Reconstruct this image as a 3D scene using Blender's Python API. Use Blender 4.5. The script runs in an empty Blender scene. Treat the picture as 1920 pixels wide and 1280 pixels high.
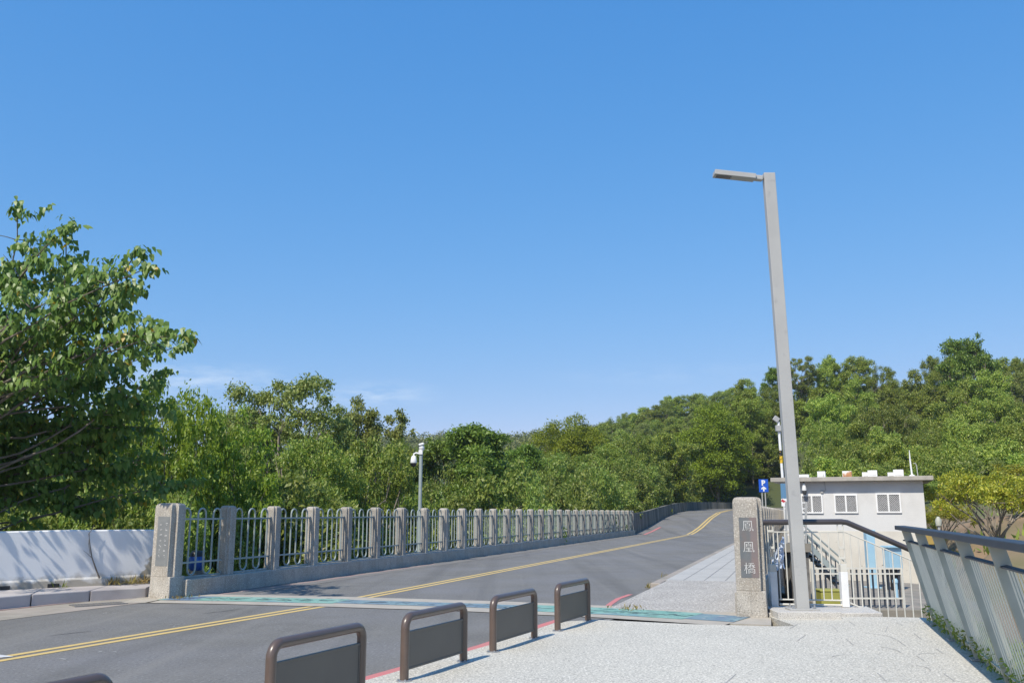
import bpy, bmesh, math, random
import numpy as np
from mathutils import Vector, Matrix
R = math.radians
scene = bpy.context.scene
COL = scene.collection
random.seed(7)
rng = np.random.default_rng(11)

# ------------------------------------------------------------------ camera, sky, sun, exposure
CAM_H, FPX = 1.6, 1680.0
PITCH = math.atan(320 / FPX)
cd = bpy.data.cameras.new("camera")
cam = bpy.data.objects.new("camera", cd)
COL.objects.link(cam)
cam.location = (0, 0, CAM_H)
cam.rotation_euler = (R(90) + PITCH, 0, 0)
cd.sensor_width = 36.0
cd.lens = FPX / 1920 * 36.0
cd.clip_end = 5000
scene.camera = cam

SUN_AZ, SUN_EL = 31.0, 49.0          # heading the light travels to, and the sun's height
world = bpy.data.worlds.new("World")
scene.world = world
world.use_nodes = True
wn, wl = world.node_tree.nodes, world.node_tree.links
wn.clear()
sky = wn.new("ShaderNodeTexSky")
sky.sky_type = 'NISHITA'
sky.sun_disc = False
sky.sun_elevation = R(SUN_EL)
sky.sun_rotation = R(180 + SUN_AZ)
sky.altitude = 0
sky.air_density = 1.0
sky.dust_density = 0.3
sky.ozone_density = 2.0
bg = wn.new("ShaderNodeBackground")
bg.inputs[1].default_value = 0.15
wo = wn.new("ShaderNodeOutputWorld")
# a faint wisp of high cloud low over the trees
tc = wn.new("ShaderNodeTexCoord")
mp = wn.new("ShaderNodeMapping"); mp.inputs['Scale'].default_value = (9, 9, 42)
ns = wn.new("ShaderNodeTexNoise"); ns.inputs['Scale'].default_value = 2.4; ns.inputs['Detail'].default_value = 8; ns.inputs['Roughness'].default_value = .62
wl.new(tc.outputs['Generated'], mp.inputs[0]); wl.new(mp.outputs[0], ns.inputs['Vector'])
cr = wn.new("ShaderNodeMapRange"); cr.inputs[1].default_value = .40; cr.inputs[2].default_value = .78
wl.new(ns.outputs['Fac'], cr.inputs[0])
tot = None
for az_, el_, wd_, ht_, k_ in ((-8.3, 7.4, .045, .011, .55), (-19.5, 7.9, .085, .014, .5), (-13.5, 6.6, .06, .010, .3), (10.0, 8.5, .10, .010, .12)):
    c_ = (math.sin(R(az_)) * math.cos(R(el_)), math.cos(R(az_)) * math.cos(R(el_)), math.sin(R(el_)))
    sb = wn.new("ShaderNodeVectorMath"); sb.operation = 'SUBTRACT'; sb.inputs[1].default_value = c_
    ml = wn.new("ShaderNodeVectorMath"); ml.operation = 'MULTIPLY'; ml.inputs[1].default_value = (1 / wd_, 1 / wd_, 1 / ht_)
    ln = wn.new("ShaderNodeVectorMath"); ln.operation = 'LENGTH'
    mr = wn.new("ShaderNodeMapRange"); mr.interpolation_type = 'SMOOTHSTEP'; mr.inputs[1].default_value = 1.8; mr.inputs[2].default_value = 0; mr.inputs[4].default_value = k_
    wl.new(tc.outputs['Generated'], sb.inputs[0]); wl.new(sb.outputs[0], ml.inputs[0]); wl.new(ml.outputs[0], ln.inputs[0]); wl.new(ln.outputs['Value'], mr.inputs[0])
    if tot is None: tot = mr.outputs[0]
    else:
        ad = wn.new("ShaderNodeMath"); ad.operation = 'ADD'; wl.new(tot, ad.inputs[0]); wl.new(mr.outputs[0], ad.inputs[1]); tot = ad.outputs[0]
mul2 = wn.new("ShaderNodeMath"); mul2.operation = 'MULTIPLY'
wl.new(cr.outputs[0], mul2.inputs[0]); wl.new(tot, mul2.inputs[1])
mixc = wn.new("ShaderNodeMixRGB"); mixc.inputs[2].default_value = (5.6, 6.1, 6.6, 1)
wl.new(mul2.outputs[0], mixc.inputs[0])
# the camera's rendering of this deep blue sky: a tone curve per colour
spl = wn.new("ShaderNodeSeparateColor"); cmb = wn.new("ShaderNodeCombineColor")
wl.new(sky.outputs[0], spl.inputs[0])
for i, (a, p) in enumerate(((.682, 1.187), (.635, .598), (.883, .331))):
    u = wn.new("ShaderNodeMath"); u.operation = 'MULTIPLY'; u.inputs[1].default_value = .15
    v = wn.new("ShaderNodeMath"); v.operation = 'POWER'; v.inputs[1].default_value = p
    w = wn.new("ShaderNodeMath"); w.operation = 'MULTIPLY'; w.inputs[1].default_value = a / .15 / 1.13
    wl.new(spl.outputs[i], u.inputs[0]); wl.new(u.outputs[0], v.inputs[0]); wl.new(v.outputs[0], w.inputs[0]); wl.new(w.outputs[0], cmb.inputs[i])
wl.new(cmb.outputs[0], mixc.inputs[1]); wl.new(mixc.outputs[0], bg.inputs[0]); wl.new(bg.outputs[0], wo.inputs[0])

sd = bpy.data.lights.new("sun", 'SUN')
sd.energy = 4.5
sd.angle = R(0.53)
sd.color = (1.0, 0.925, 0.80)
sun = bpy.data.objects.new("sun", sd)
COL.objects.link(sun)
ldir = Vector((math.sin(R(SUN_AZ)) * math.cos(R(SUN_EL)), math.cos(R(SUN_AZ)) * math.cos(R(SUN_EL)), -math.sin(R(SUN_EL))))
sun.rotation_euler = ldir.to_track_quat('-Z', 'Y').to_euler()
sun.location = (-10, -20, 40)

vs = scene.view_settings
vs.view_transform = 'Standard'
vs.look = 'None'
vs.exposure = 0.25
vs.gamma = 1.0
vs.use_curve_mapping = False
scene.cycles.use_denoising = True
scene.cycles.max_bounces = 6
scene.cycles.transparent_max_bounces = 4

# ------------------------------------------------------------------ measuring helpers (photo 1920 x 1280 -> metres)
def ray(px, py):
    x = (px - 960) / FPX; y = -(py - 640) / FPX
    return Vector((x, math.cos(PITCH) - y * math.sin(PITCH), math.sin(PITCH) + y * math.cos(PITCH)))
def G(px, py, z=0.0):
    d = ray(px, py); t = (z - CAM_H) / d.z
    return Vector((d.x * t, d.y * t, z))
def Dp(px, py, Y):
    d = ray(px, py); t = Y / d.y
    return Vector((d.x * t, Y, CAM_H + d.z * t))
def onplane(px, py, A, B):
    d = ray(px, py); nx, ny = B[1] - A[1], -(B[0] - A[0])
    t = (nx * A[0] + ny * A[1]) / (nx * d.x + ny * d.y)
    return Vector((d.x * t, d.y * t, CAM_H + d.z * t))
BAZ = R(17.3)
BD = Vector((math.sin(BAZ), math.cos(BAZ), 0))     # along the bridge
BN = Vector((math.cos(BAZ), -math.sin(BAZ), 0))    # across it, to the right
def BP(s, t, z=0.0):
    p = BD * s + BN * t
    return Vector((p.x, p.y, z))

# ------------------------------------------------------------------ materials
def mat(name, col, col2=None, scale=4.0, rough=0.8, detail=5, lo=0.35, hi=0.65, bump=0.0, bscale=None, metal=0.0,
        speck=None, sscale=80.0, slo=0.55, shi=0.62, spec=0.5, big=None, bigscale=0.4, sp_detail=2, coat=0.0):
    m = bpy.data.materials.new(name); m.use_nodes = True
    n, l = m.node_tree.nodes, m.node_tree.links
    p = n['Principled BSDF']
    p.inputs['Roughness'].default_value = rough
    p.inputs['Metallic'].default_value = metal
    p.inputs['Specular IOR Level'].default_value = spec
    p.inputs['Coat Weight'].default_value = coat
    p.inputs['Base Color'].default_value = (*col, 1)
    t = n.new('ShaderNodeTexCoord')
    out = None
    def noise(sc, det=5):
        q = n.new('ShaderNodeTexNoise'); q.inputs['Scale'].default_value = sc; q.inputs['Detail'].default_value = det
        l.new(t.outputs['Object'], q.inputs['Vector']); return q
    def ramp(src, a, b):
        q = n.new('ShaderNodeMapRange'); q.inputs[1].default_value = a; q.inputs[2].default_value = b
        l.new(src, q.inputs[0]); return q.outputs[0]
    def mix(fac, a, b):
        q = n.new('ShaderNodeMixRGB')
        l.new(fac, q.inputs[0])
        for i, v in ((1, a), (2, b)):
            if isinstance(v, tuple): q.inputs[i].default_value = (*v, 1)
            else: l.new(v, q.inputs[i])
        return q.outputs[0]
    cur = col
    if col2: cur = mix(ramp(noise(scale, detail).outputs['Fac'], lo, hi), cur, col2)
    if big: cur = mix(ramp(noise(bigscale, 6).outputs['Fac'], 0.42, 0.68), cur, big)
    if speck:
        specks = speck if isinstance(speck, list) else [speck]
        for c, sc, a, b in specks:
            cur = mix(ramp(noise(sc, sp_detail).outputs['Fac'], a, b), cur, c)
    if not isinstance(cur, tuple): l.new(cur, p.inputs['Base Color'])
    if bump:
        b = n.new('ShaderNodeBump'); b.inputs['Strength'].default_value = bump; b.inputs['Distance'].default_value = 0.01
        l.new(noise(bscale or scale * 4, 4).outputs['Fac'], b.inputs['Height']); l.new(b.outputs[0], p.inputs['Normal'])
    return m

def leafmat(name, c1, c2, c3=None, trans=0.25, rough=0.45, treevar=0.22):
    c1 = tuple(min(.9, v * k) for v, k in zip(c1, (2.35, 1.95, 1.45))); c2 = tuple(min(.9, v * k) for v, k in zip(c2, (2.1, 1.70, 1.35))); trans += .18
    m = bpy.data.materials.new(name); m.use_nodes = True
    n, l = m.node_tree.nodes, m.node_tree.links
    p = n['Principled BSDF']; out = n['Material Output']
    g = n.new('ShaderNodeNewGeometry'); oi = n.new('ShaderNodeObjectInfo')
    r = n.new('ShaderNodeValToRGB')
    e = r.color_ramp.elements
    e[0].color = (*c1, 1); e[1].color = (*c2, 1); e[0].position = 0.1; e[1].position = 0.9
    if c3:
        q = e.new(0.988); q.color = (*c3, 1)
        q = e.new(0.978); q.color = (*c2, 1); e[-1].color = (*c3, 1)
    l.new(g.outputs['Random Per Island'], r.inputs[0])
    hs = n.new('ShaderNodeHueSaturation')
    a = n.new('ShaderNodeMapRange'); a.inputs[3].default_value = 1 - treevar; a.inputs[4].default_value = 1 + treevar
    b = n.new('ShaderNodeMapRange'); b.inputs[3].default_value = 0.490; b.inputs[4].default_value = 0.512
    l.new(oi.outputs['Random'], a.inputs[0]); l.new(oi.outputs['Random'], b.inputs[0])
    l.new(a.outputs[0], hs.inputs['Value']); l.new(b.outputs[0], hs.inputs['Hue'])
    l.new(r.outputs[0], hs.inputs['Color'])
    l.new(hs.outputs[0], p.inputs['Base Color'])
    p.inputs['Roughness'].default_value = rough
    tr = n.new('ShaderNodeBsdfTranslucent')
    l.new(hs.outputs[0], tr.inputs[0])
    mx = n.new('ShaderNodeMixShader'); mx.inputs[0].default_value = trans
    l.new(p.outputs[0], mx.inputs[1]); l.new(tr.outputs[0], mx.inputs[2]); l.new(mx.outputs[0], out.inputs[0])
    return m

M = {}
M['asphalt'] = mat('asphalt', (.143, .137, .124), (.168, .162, .148), 1.6, .9, speck=[((.27, .265, .26), 26, .56, .74), ((.07, .07, .072), 30, .56, .72), ((.24, .24, .24), 60, .60, .72)],
                   bump=.5, bscale=110, big=(.175, .172, .172), bigscale=.35, sp_detail=3)
def streaks(m, dark, light, az):
    n, l = m.node_tree.nodes, m.node_tree.links
    p = n['Principled BSDF']; src = p.inputs['Base Color'].links[0].from_socket
    t = n.new('ShaderNodeTexCoord'); cur = src
    for (sc, c, a, b, k) in (((1.1, .035, 1), dark, .52, .72, .55), ((2.6, .06, 1), light, .55, .75, .5), ((.5, .3, 1), light, .5, .75, .35)):
        mp_ = n.new('ShaderNodeMapping'); mp_.inputs['Rotation'].default_value = (0, 0, az); mp_.inputs['Scale'].default_value = sc
        q = n.new('ShaderNodeTexNoise'); q.inputs['Scale'].default_value = 1.0; q.inputs['Detail'].default_value = 6
        l.new(t.outputs['Object'], mp_.inputs[0]); l.new(mp_.outputs[0], q.inputs['Vector'])
        r = n.new('ShaderNodeMapRange'); r.inputs[1].default_value = a; r.inputs[2].default_value = b; r.inputs[4].default_value = k
        l.new(q.outputs['Fac'], r.inputs[0])
        x = n.new('ShaderNodeMixRGB'); l.new(r.outputs[0], x.inputs[0]); l.new(cur, x.inputs[1]); x.inputs[2].default_value = (*c, 1); cur = x.outputs[0]
    l.new(cur, p.inputs['Base Color'])
streaks(M['asphalt'], (.092, .089, .083), (.225, .215, .195), R(19))
M['agg_white'] = mat('white_aggregate', (.535, .508, .435), (.50, .475, .41), .8, .85, speck=[((.25, .237, .207), 38, .54, .66), ((.80, .76, .67), 42, .55, .66), ((.13, .125, .11), 52, .60, .68)], big=(.47, .45, .39), bigscale=.7,
                     bump=.35, bscale=90, sp_detail=4)
M['agg'] = mat('pebble_concrete', (.36, .335, .295), (.28, .26, .23), 3, .9, speck=[((.52, .49, .43), 50, .54, .68), ((.14, .13, .115), 56, .56, .70)], bump=.5, bscale=60,
               big=(.30, .26, .21), bigscale=1.8, sp_detail=3)
M['agg_ramp'] = mat('washed_pebble_ramp', (.40, .38, .345), (.34, .32, .29), 1.2, .9, speck=[((.64, .61, .56), 28, .54, .66), ((.14, .13, .12), 32, .55, .68)], bump=.4, bscale=80, sp_detail=3)
M['kerb'] = mat('kerb_concrete', (.42, .38, .37), (.34, .31, .30), 2.5, .9, bump=.2, bscale=40, big=(.48, .45, .43), bigscale=.9)
M['gutter'] = mat('gutter_concrete', (.33, .30, .25), (.25, .225, .19), 3, .95, bump=.2, bscale=50, big=(.36, .31, .27), bigscale=.8)
M['white_wall'] = None
M['yellow'] = mat('yellow_paint', (.62, .44, .15), (.55, .41, .17), 6, .8, speck=((.26, .22, .15), 60, .66, .74), sp_detail=4)
M['yellow_dull'] = mat('worn_yellow_paint', (.50, .37, .16), (.36, .29, .17), 3, .85, speck=((.2, .18, .15), 40, .60, .70), sp_detail=4)
M['red'] = mat('red_paint', (.56, .17, .17), (.48, .20, .19), 5, .85, speck=((.30, .22, .2), 40, .62, .72), sp_detail=4)
M['red_faint'] = mat('faded_red_paint', (.36, .22, .20), (.30, .25, .22), 4, .9)
M['whitepaint'] = mat('white_road_paint', (.66, .66, .64), (.5, .5, .5), 8, .8)
M['teal'] = mat('teal_joint_seal', (.17, .35, .28), (.26, .42, .35), 2.2, .6, speck=[((.05, .14, .15), 9, .60, .68), ((.13, .20, .30), .7, .52, .62), ((.36, .40, .35), 4, .64, .72)], sp_detail=5)
M['beige'] = mat('joint_mortar', (.42, .38, .32), (.35, .32, .27), 3, .9)
M['granite'] = mat('pale_granite', (.50, .48, .44), (.44, .42, .39), 2, .8, speck=[((.24, .23, .22), 90, .54, .66), ((.66, .64, .6), 80, .55, .66)], bump=.2, bscale=60, sp_detail=3)
M['panelgrey'] = mat('grey_panel', (.17, .18, .185), (.21, .22, .22), 5, .6)
M['jointblue'] = mat('blue_grey_joint_seal', (.16, .215, .27), (.20, .30, .31), 2.4, .6, speck=[((.07, .10, .13), 9, .58, .68), ((.36, .37, .35), 5, .62, .70)], sp_detail=5)
M['tile'] = None
M['brown'] = mat('brown_tube', (.105, .073, .055), (.09, .064, .05), 5, .32, coat=.25, spec=.6)
M['taupe'] = mat('dark_panel', (.118, .108, .09), (.105, .096, .082), 2, .42)
M['galv'] = mat('grey_paint', (.41, .41, .395), (.36, .36, .35), 1.3, .55, speck=((.30, .30, .30), 9, .62, .78), sp_detail=5)
M['steel'] = mat('galvanised_steel', (.45, .46, .47), (.33, .34, .35), 14, .42, metal=.6)
M['lampdark'] = mat('lamp_glass', (.05, .05, .055), None, rough=.25)
M['fence_metal'] = mat('fence_tube', (.32, .365, .355), (.27, .315, .305), 6, .5)
M['slate'] = mat('handrail_slate', (.04, .05, .068), (.033, .043, .06), 3, .5, spec=.35)
M['cream'] = mat('cream_paint', (.80, .755, .61), (.72, .68, .55), 4, .5)
M['greygreen'] = mat('grey_green_paint', (.43, .43, .355), (.37, .375, .31), 4, .5)
M['darkrail'] = mat('dark_brown_rail', (.07, .06, .06), (.06, .052, .052), 4, .3, coat=.3)
M['ivory'] = mat('ivory_paint', (.66, .64, .57), (.58, .56, .50), 4, .5)
M['white'] = mat('white_paint', (.78, .78, .77), (.70, .70, .69), 5, .6)
M['plaster'] = mat('grey_plaster', (.60, .595, .58), (.54, .535, .52), 2.2, .9, bump=.3, bscale=60, big=(.60, .60, .59), bigscale=.7)
M['conc'] = mat('pale_concrete', (.62, .59, .52), (.54, .51, .45), 1.4, .9, bump=.15, bscale=30, speck=((.25, .23, .2), 7, .70, .74))
M['slab'] = mat('roof_concrete', (.40, .37, .325), (.31, .29, .255), 4, .9)
M['rock'] = mat('dark_stone', (.11, .105, .10), (.19, .18, .165), 6, .95, bump=.6, bscale=10, detail=8)
M['browncon'] = mat('brown_concrete', (.30, .265, .22), (.24, .21, .175), 3, .95, big=(.2, .19, .16), bigscale=1.5)
M['glassdark'] = mat('window_dark', (.05, .052, .055), None, rough=.3)
M['blue'] = mat('pale_blue_paint', (.36, .56, .68), (.32, .51, .63), 4, .5)
M['signblue'] = mat('sign_blue', (.02, .10, .55), None, rough=.4)
M['signwhite'] = mat('sign_white', (.8, .8, .8), None, rough=.4)
M['signred'] = mat('sign_red', (.5, .04, .05), None, rough=.4)
M['olive'] = mat('olive_bin', (.34, .33, .07), (.29, .28, .06), 5, .5)
M['black'] = mat('black_plastic', (.02, .02, .022), None, rough=.4)
M['bluebin'] = mat('blue_plastic', (.01, .10, .42), (.01, .085, .36), 5, .4)
M['panel'] = mat('slate_panel', (.10, .115, .125), (.13, .14, .145), 5, .6, big=(.145, .125, .12), bigscale=4)
M['engrave'] = mat('engraved_paint', (.66, .66, .64), (.50, .50, .49), 60, .8)
M['mosswall'] = mat('mossy_wall', (.09, .095, .085), (.24, .23, .20), 1.3, .95, bump=.5, bscale=12, detail=9)
M['bark'] = mat('bark', (.13, .105, .08), (.21, .18, .15), 6, .95, bump=.6, bscale=20)
M['palebark'] = mat('pale_bark', (.30, .26, .21), (.19, .16, .125), 5, .95, bump=.4, bscale=20)
M['rust'] = mat('rusty_white', (.75, .74, .72), (.45, .22, .10), 3, .7, lo=.45, hi=.55)
M['roofred'] = mat('red_roof_tile', (.42, .11, .07), (.34, .09, .06), 8, .8)
M['ochre'] = mat('ochre_board', (.5, .34, .09), (.42, .28, .08), 4, .7)
M['grate'] = mat('iron_grate', (.14, .14, .145), (.2, .19, .18), 20, .7)

def tile_mat():
    m = mat('grey_tile', (.46, .445, .41), (.41, .40, .37), 1.3, .8, speck=((.31, .30, .29), 50, .55, .7), sp_detail=4)
    return m
M['tile'] = tile_mat()
M['tilegap'] = mat('tile_gap', (.16, .16, .165), None)

def weather(m, amt):
    n, l = m.node_tree.nodes, m.node_tree.links
    p = n['Principled BSDF']; src = p.inputs['Base Color'].links[0].from_socket
    t = n.new('ShaderNodeTexCoord'); oi = n.new('ShaderNodeObjectInfo')
    ad = n.new('ShaderNodeVectorMath'); ad.operation = 'ADD'; l.new(t.outputs['Object'], ad.inputs[0])
    sc2 = n.new('ShaderNodeVectorMath'); sc2.operation = 'SCALE'; sc2.inputs[0].default_value = (37, 19, 5); l.new(oi.outputs['Random'], sc2.inputs['Scale']); l.new(sc2.outputs[0], ad.inputs[1])
    mp_ = n.new('ShaderNodeMapping'); mp_.inputs['Scale'].default_value = (9, 9, .9); l.new(ad.outputs[0], mp_.inputs[0])
    q = n.new('ShaderNodeTexNoise'); q.inputs['Scale'].default_value = 1; q.inputs['Detail'].default_value = 6; l.new(mp_.outputs[0], q.inputs['Vector'])
    r = n.new('ShaderNodeMapRange'); r.inputs[1].default_value = .50; r.inputs[2].default_value = .72; r.inputs[4].default_value = amt; l.new(q.outputs['Fac'], r.inputs[0])
    x = n.new('ShaderNodeMixRGB'); l.new(r.outputs[0], x.inputs[0]); l.new(src, x.inputs[1]); x.inputs[2].default_value = (.12, .11, .095, 1)
    h = n.new('ShaderNodeHueSaturation'); v = n.new('ShaderNodeMapRange'); v.inputs[3].default_value = 1.0; v.inputs[4].default_value = 1.26
    l.new(oi.outputs['Random'], v.inputs[0]); l.new(v.outputs[0], h.inputs['Value']); l.new(x.outputs[0], h.inputs['Color']); l.new(h.outputs[0], p.inputs['Base Color'])
weather(M['agg'], .26)
def stain(m):
    n, l = m.node_tree.nodes, m.node_tree.links
    p = n['Principled BSDF']; src = p.inputs['Base Color'].links[0].from_socket
    t = n.new('ShaderNodeTexCoord'); sp = n.new('ShaderNodeSeparateXYZ'); l.new(t.outputs['Object'], sp.inputs[0])
    r = n.new('ShaderNodeMapRange'); r.inputs[1].default_value = -.015; r.inputs[2].default_value = -.045; r.inputs[4].default_value = .55
    l.new(sp.outputs[1], r.inputs[0])
    x = n.new('ShaderNodeMixRGB'); l.new(r.outputs[0], x.inputs[0]); l.new(src, x.inputs[1]); x.inputs[2].default_value = (.21, .15, .14, 1)
    l.new(x.outputs[0], p.inputs['Base Color'])
stain(M['panel'])
def wall_mat():
    m = mat('white_painted_wall', (.78, .78, .77), (.72, .725, .72), 1.1, .85, bump=.12, bscale=25)
    n, l = m.node_tree.nodes, m.node_tree.links
    p = n['Principled BSDF']
    src = p.inputs['Base Color'].links[0].from_socket
    t = n.new('ShaderNodeTexCoord'); s = n.new('ShaderNodeSeparateXYZ'); l.new(t.outputs['Object'], s.inputs[0])
    q = n.new('ShaderNodeTexNoise'); q.inputs['Scale'].default_value = 5; q.inputs['Detail'].default_value = 8
    l.new(t.outputs['Object'], q.inputs['Vector'])
    # x runs from the pillar end (0) along the wall: bare render where paint has come away at that end, grime along the foot
    def math_(op, a, b):
        k = n.new('ShaderNodeMath'); k.operation = op
        for i, v in enumerate((a, b)):
            if isinstance(v, (int, float)): k.inputs[i].default_value = v
            else: l.new(v, k.inputs[i])
        return k.outputs[0]
    e = math_('ADD', math_('MULTIPLY', s.outputs[0], 1.5), math_('MULTIPLY', s.outputs[2], 1.15))
    e = math_('ADD', e, math_('MULTIPLY', q.outputs['Fac'], -.85))
    r = n.new('ShaderNodeMapRange'); r.inputs[1].default_value = .66; r.inputs[2].default_value = .60
    l.new(e, r.inputs[0])
    mx = n.new('ShaderNodeMixRGB'); l.new(r.outputs[0], mx.inputs[0]); l.new(src, mx.inputs[1]); mx.inputs[2].default_value = (.42, .37, .28, 1)
    e2 = math_('ADD', math_('MULTIPLY', s.outputs[2], 1.0), math_('MULTIPLY', q.outputs['Fac'], -.35))
    r2 = n.new('ShaderNodeMapRange'); r2.inputs[1].default_value = .10; r2.inputs[2].default_value = -.06
    l.new(e2, r2.inputs[0])
    mx2 = n.new('ShaderNodeMixRGB'); l.new(r2.outputs[0], mx2.inputs[0]); l.new(mx.outputs[0], mx2.inputs[1]); mx2.inputs[2].default_value = (.33, .30, .25, 1)
    l.new(mx2.outputs[0], p.inputs['Base Color'])
    return m
M['white_wall'] = wall_mat()

M['lf_big'] = leafmat('broad_leaf', (.045, .095, .022), (.10, .17, .045), (.42, .28, .03), .22, .42)
M['lf_bright'] = leafmat('bright_leaf', (.085, .17, .02), (.16, .26, .035), None, .30)
M['lf_mid'] = leafmat('mid_leaf', (.065, .12, .022), (.15, .205, .04), None, .25)
M['lf_dark'] = leafmat('dark_leaf', (.055, .115, .020), (.110, .190, .034), None, .22, .45, .12)
M['lf_olive'] = leafmat('olive_leaf', (.078, .128, .008), (.128, .188, .012), None, .2, .6, .06)
M['lf_grey'] = leafmat('grey_green_leaf', (.082, .130, .036), (.155, .21, .066), None, .2, .45, .1)
M['lf_forest'] = leafmat('forest_leaf', (.082, .148, .026), (.200, .280, .060), (.26, .25, .05), .25)
M['lf_yellow'] = leafmat('yellow_leaf', (.100, .140, .018), (.215, .235, .030), (.36, .20, .03), .25)
M['lf_bush'] = leafmat('bush_leaf', (.075, .135, .030), (.15, .215, .05), (.27, .25, .05), .25)
M['lf_far'] = leafmat('far_leaf', (.07, .10, .045), (.115, .145, .065), None, .15, .8)
M['lf_dry'] = leafmat('dry_grass_blade', (.085, .085, .03), (.165, .145, .06), None, .1)

# ------------------------------------------------------------------ mesh helpers
def link(o, parent=None):
    COL.objects.link(o)
    if parent is not None: o.parent = parent
    return o
def tag(o, label=None, cat=None, group=None, kind=None):
    if label: o['label'] = label
    if cat: o['category'] = cat
    if group: o['group'] = group
    if kind: o['kind'] = kind
    return o
def empty(name, loc, rz=0.0, label=None, cat=None, group=None):
    o = bpy.data.objects.new(name, None)
    o.location = loc; o.rotation_euler = (0, 0, rz); o.empty_display_size = .2
    link(o); return tag(o, label, cat, group)

class MB:
    def __init__(s): s.v = []; s.f = []; s.p = []
    def add(s, vs, fs):
        vs = list(vs); s.p.append((vs, fs)); o = len(s.v); s.v += [tuple(v) for v in vs]; s.f += [tuple(i + o for i in f) for f in fs]; return s
    def each(s, name, m, parent=None, **k):
        return [MB().add(v, f).build(name, m, parent, **k) for v, f in s.p]
    def box(s, c, size, X=(1, 0, 0), Y=(0, 1, 0), Z=(0, 0, 1)):
        c = Vector(c); X, Y, Z = Vector(X) * size[0] / 2, Vector(Y) * size[1] / 2, Vector(Z) * size[2] / 2
        vs = [c + X * a + Y * b + Z * d for d in (-1, 1) for a, b in ((-1, -1), (1, -1), (1, 1), (-1, 1))]
        return s.add(vs, [(3, 2, 1, 0), (4, 5, 6, 7), (0, 1, 5, 4), (1, 2, 6, 5), (2, 3, 7, 6), (3, 0, 4, 7)])
    def bar(s, a, b, w, h, up=(0, 0, 1)):
        a, b = Vector(a), Vector(b); Y = (b - a); L = Y.length; Y = Y / L
        up = Vector(up); X = Y.cross(up)
        if X.length < 1e-4: X = Vector((1, 0, 0))
        X.normalize(); Z = X.cross(Y)
        return s.box((a + b) / 2, (w, L, h), X, Y, Z)
    def tube(s, pts, r, n=8, cap=True, closed=False):
        pts = [Vector(p) for p in pts]; k = len(pts)
        rs = r if isinstance(r, (list, tuple)) else [r] * k
        vs = []; prev = None
        for i, p in enumerate(pts):
            a = pts[max(i - 1, 0)]; b = pts[min(i + 1, k - 1)]
            t = (b - a).normalized()
            if prev is None:
                u = t.cross(Vector((0, 0, 1)))
                if u.length < .05: u = t.cross(Vector((1, 0, 0)))
            else:
                u = prev - t * prev.dot(t)
            u.normalize(); prev = u; w = t.cross(u)
            for j in range(n):
                an = 2 * math.pi * j / n
                vs.append(p + (u * math.cos(an) + w * math.sin(an)) * rs[i])
        fs = [(i * n + j, i * n + (j + 1) % n, (i + 1) * n + (j + 1) % n, (i + 1) * n + j) for i in range(k - 1) for j in range(n)]
        if cap: fs += [tuple(range(n))[::-1], tuple(range((k - 1) * n, k * n))]
        return s.add(vs, fs)
    def prism(s, poly, z0, z1):
        """poly: list of xy(or xyz); z1 may be a list of top heights"""
        n = len(poly)
        zt = z1 if isinstance(z1, (list, tuple)) else [z1] * n
        vs = [(p[0], p[1], z0) for p in poly] + [(p[0], p[1], zt[i]) for i, p in enumerate(poly)]
        fs = [tuple(range(n))[::-1], tuple(range(n, 2 * n))] + [(i, (i + 1) % n, n + (i + 1) % n, n + i) for i in range(n)]
        return s.add(vs, fs)
    def strip(s, L, Rr):
        n = len(L)
        return s.add(list(L) + list(Rr), [(i, n + i, n + i + 1, i + 1) for i in range(n - 1)])
    def lathe(s, prof, c=(0, 0, 0), n=16):
        c = Vector(c); k = len(prof)
        vs = [c + Vector((r * math.cos(2 * math.pi * j / n), r * math.sin(2 * math.pi * j / n), z)) for r, z in prof for j in range(n)]
        fs = [(i * n + j, i * n + (j + 1) % n, (i + 1) * n + (j + 1) % n, (i + 1) * n + j) for i in range(k - 1) for j in range(n)]
        fs += [tuple(range(n))[::-1], tuple(range((k - 1) * n, k * n))]
        return s.add(vs, fs)
    def build(s, name, m, parent=None, bevel=0.0, smooth=False, seg=2, fix=True):
        me = bpy.data.meshes.new(name)
        bm = bmesh.new()
        vv = [bm.verts.new(v) for v in s.v]
        for f in s.f:
            try: bm.faces.new([vv[i] for i in f])
            except ValueError: pass
        if fix: bmesh.ops.recalc_face_normals(bm, faces=bm.faces)
        if bevel:
            es = [e for e in bm.edges if len(e.link_faces) == 2 and e.calc_face_angle(0) > R(30)]
            bmesh.ops.bevel(bm, geom=es, offset=bevel, segments=seg, affect='EDGES', profile=.5, clamp_overlap=True)
        bm.to_mesh(me); bm.free()
        if smooth:
            me.polygons.foreach_set('use_smooth', [True] * len(me.polygons))
            try: me.set_sharp_from_angle(angle=R(40))
            except Exception: pass
        ms = m if isinstance(m, list) else [m]
        for q in ms: me.materials.append(q)
        return link(bpy.data.objects.new(name, me), parent)

def struct(mb, name, m, **k):
    return tag(mb.build(name, m, **k), kind='structure')

def dup(o, loc, rz=0.0, scale=None, label=None, group=None):
    r = o.copy(); COL.objects.link(r); r.location = loc; r.rotation_euler = (0, 0, rz)
    if scale is not None: r.scale = scale if isinstance(scale, (tuple, list)) else (scale,) * 3
    if label: r['label'] = label
    if group: r['group'] = group
    for ch in list(o.children):
        c = ch.copy(); COL.objects.link(c); c.parent = r
        for g in list(ch.children):
            d = g.copy(); COL.objects.link(d); d.parent = c
    return r

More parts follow.
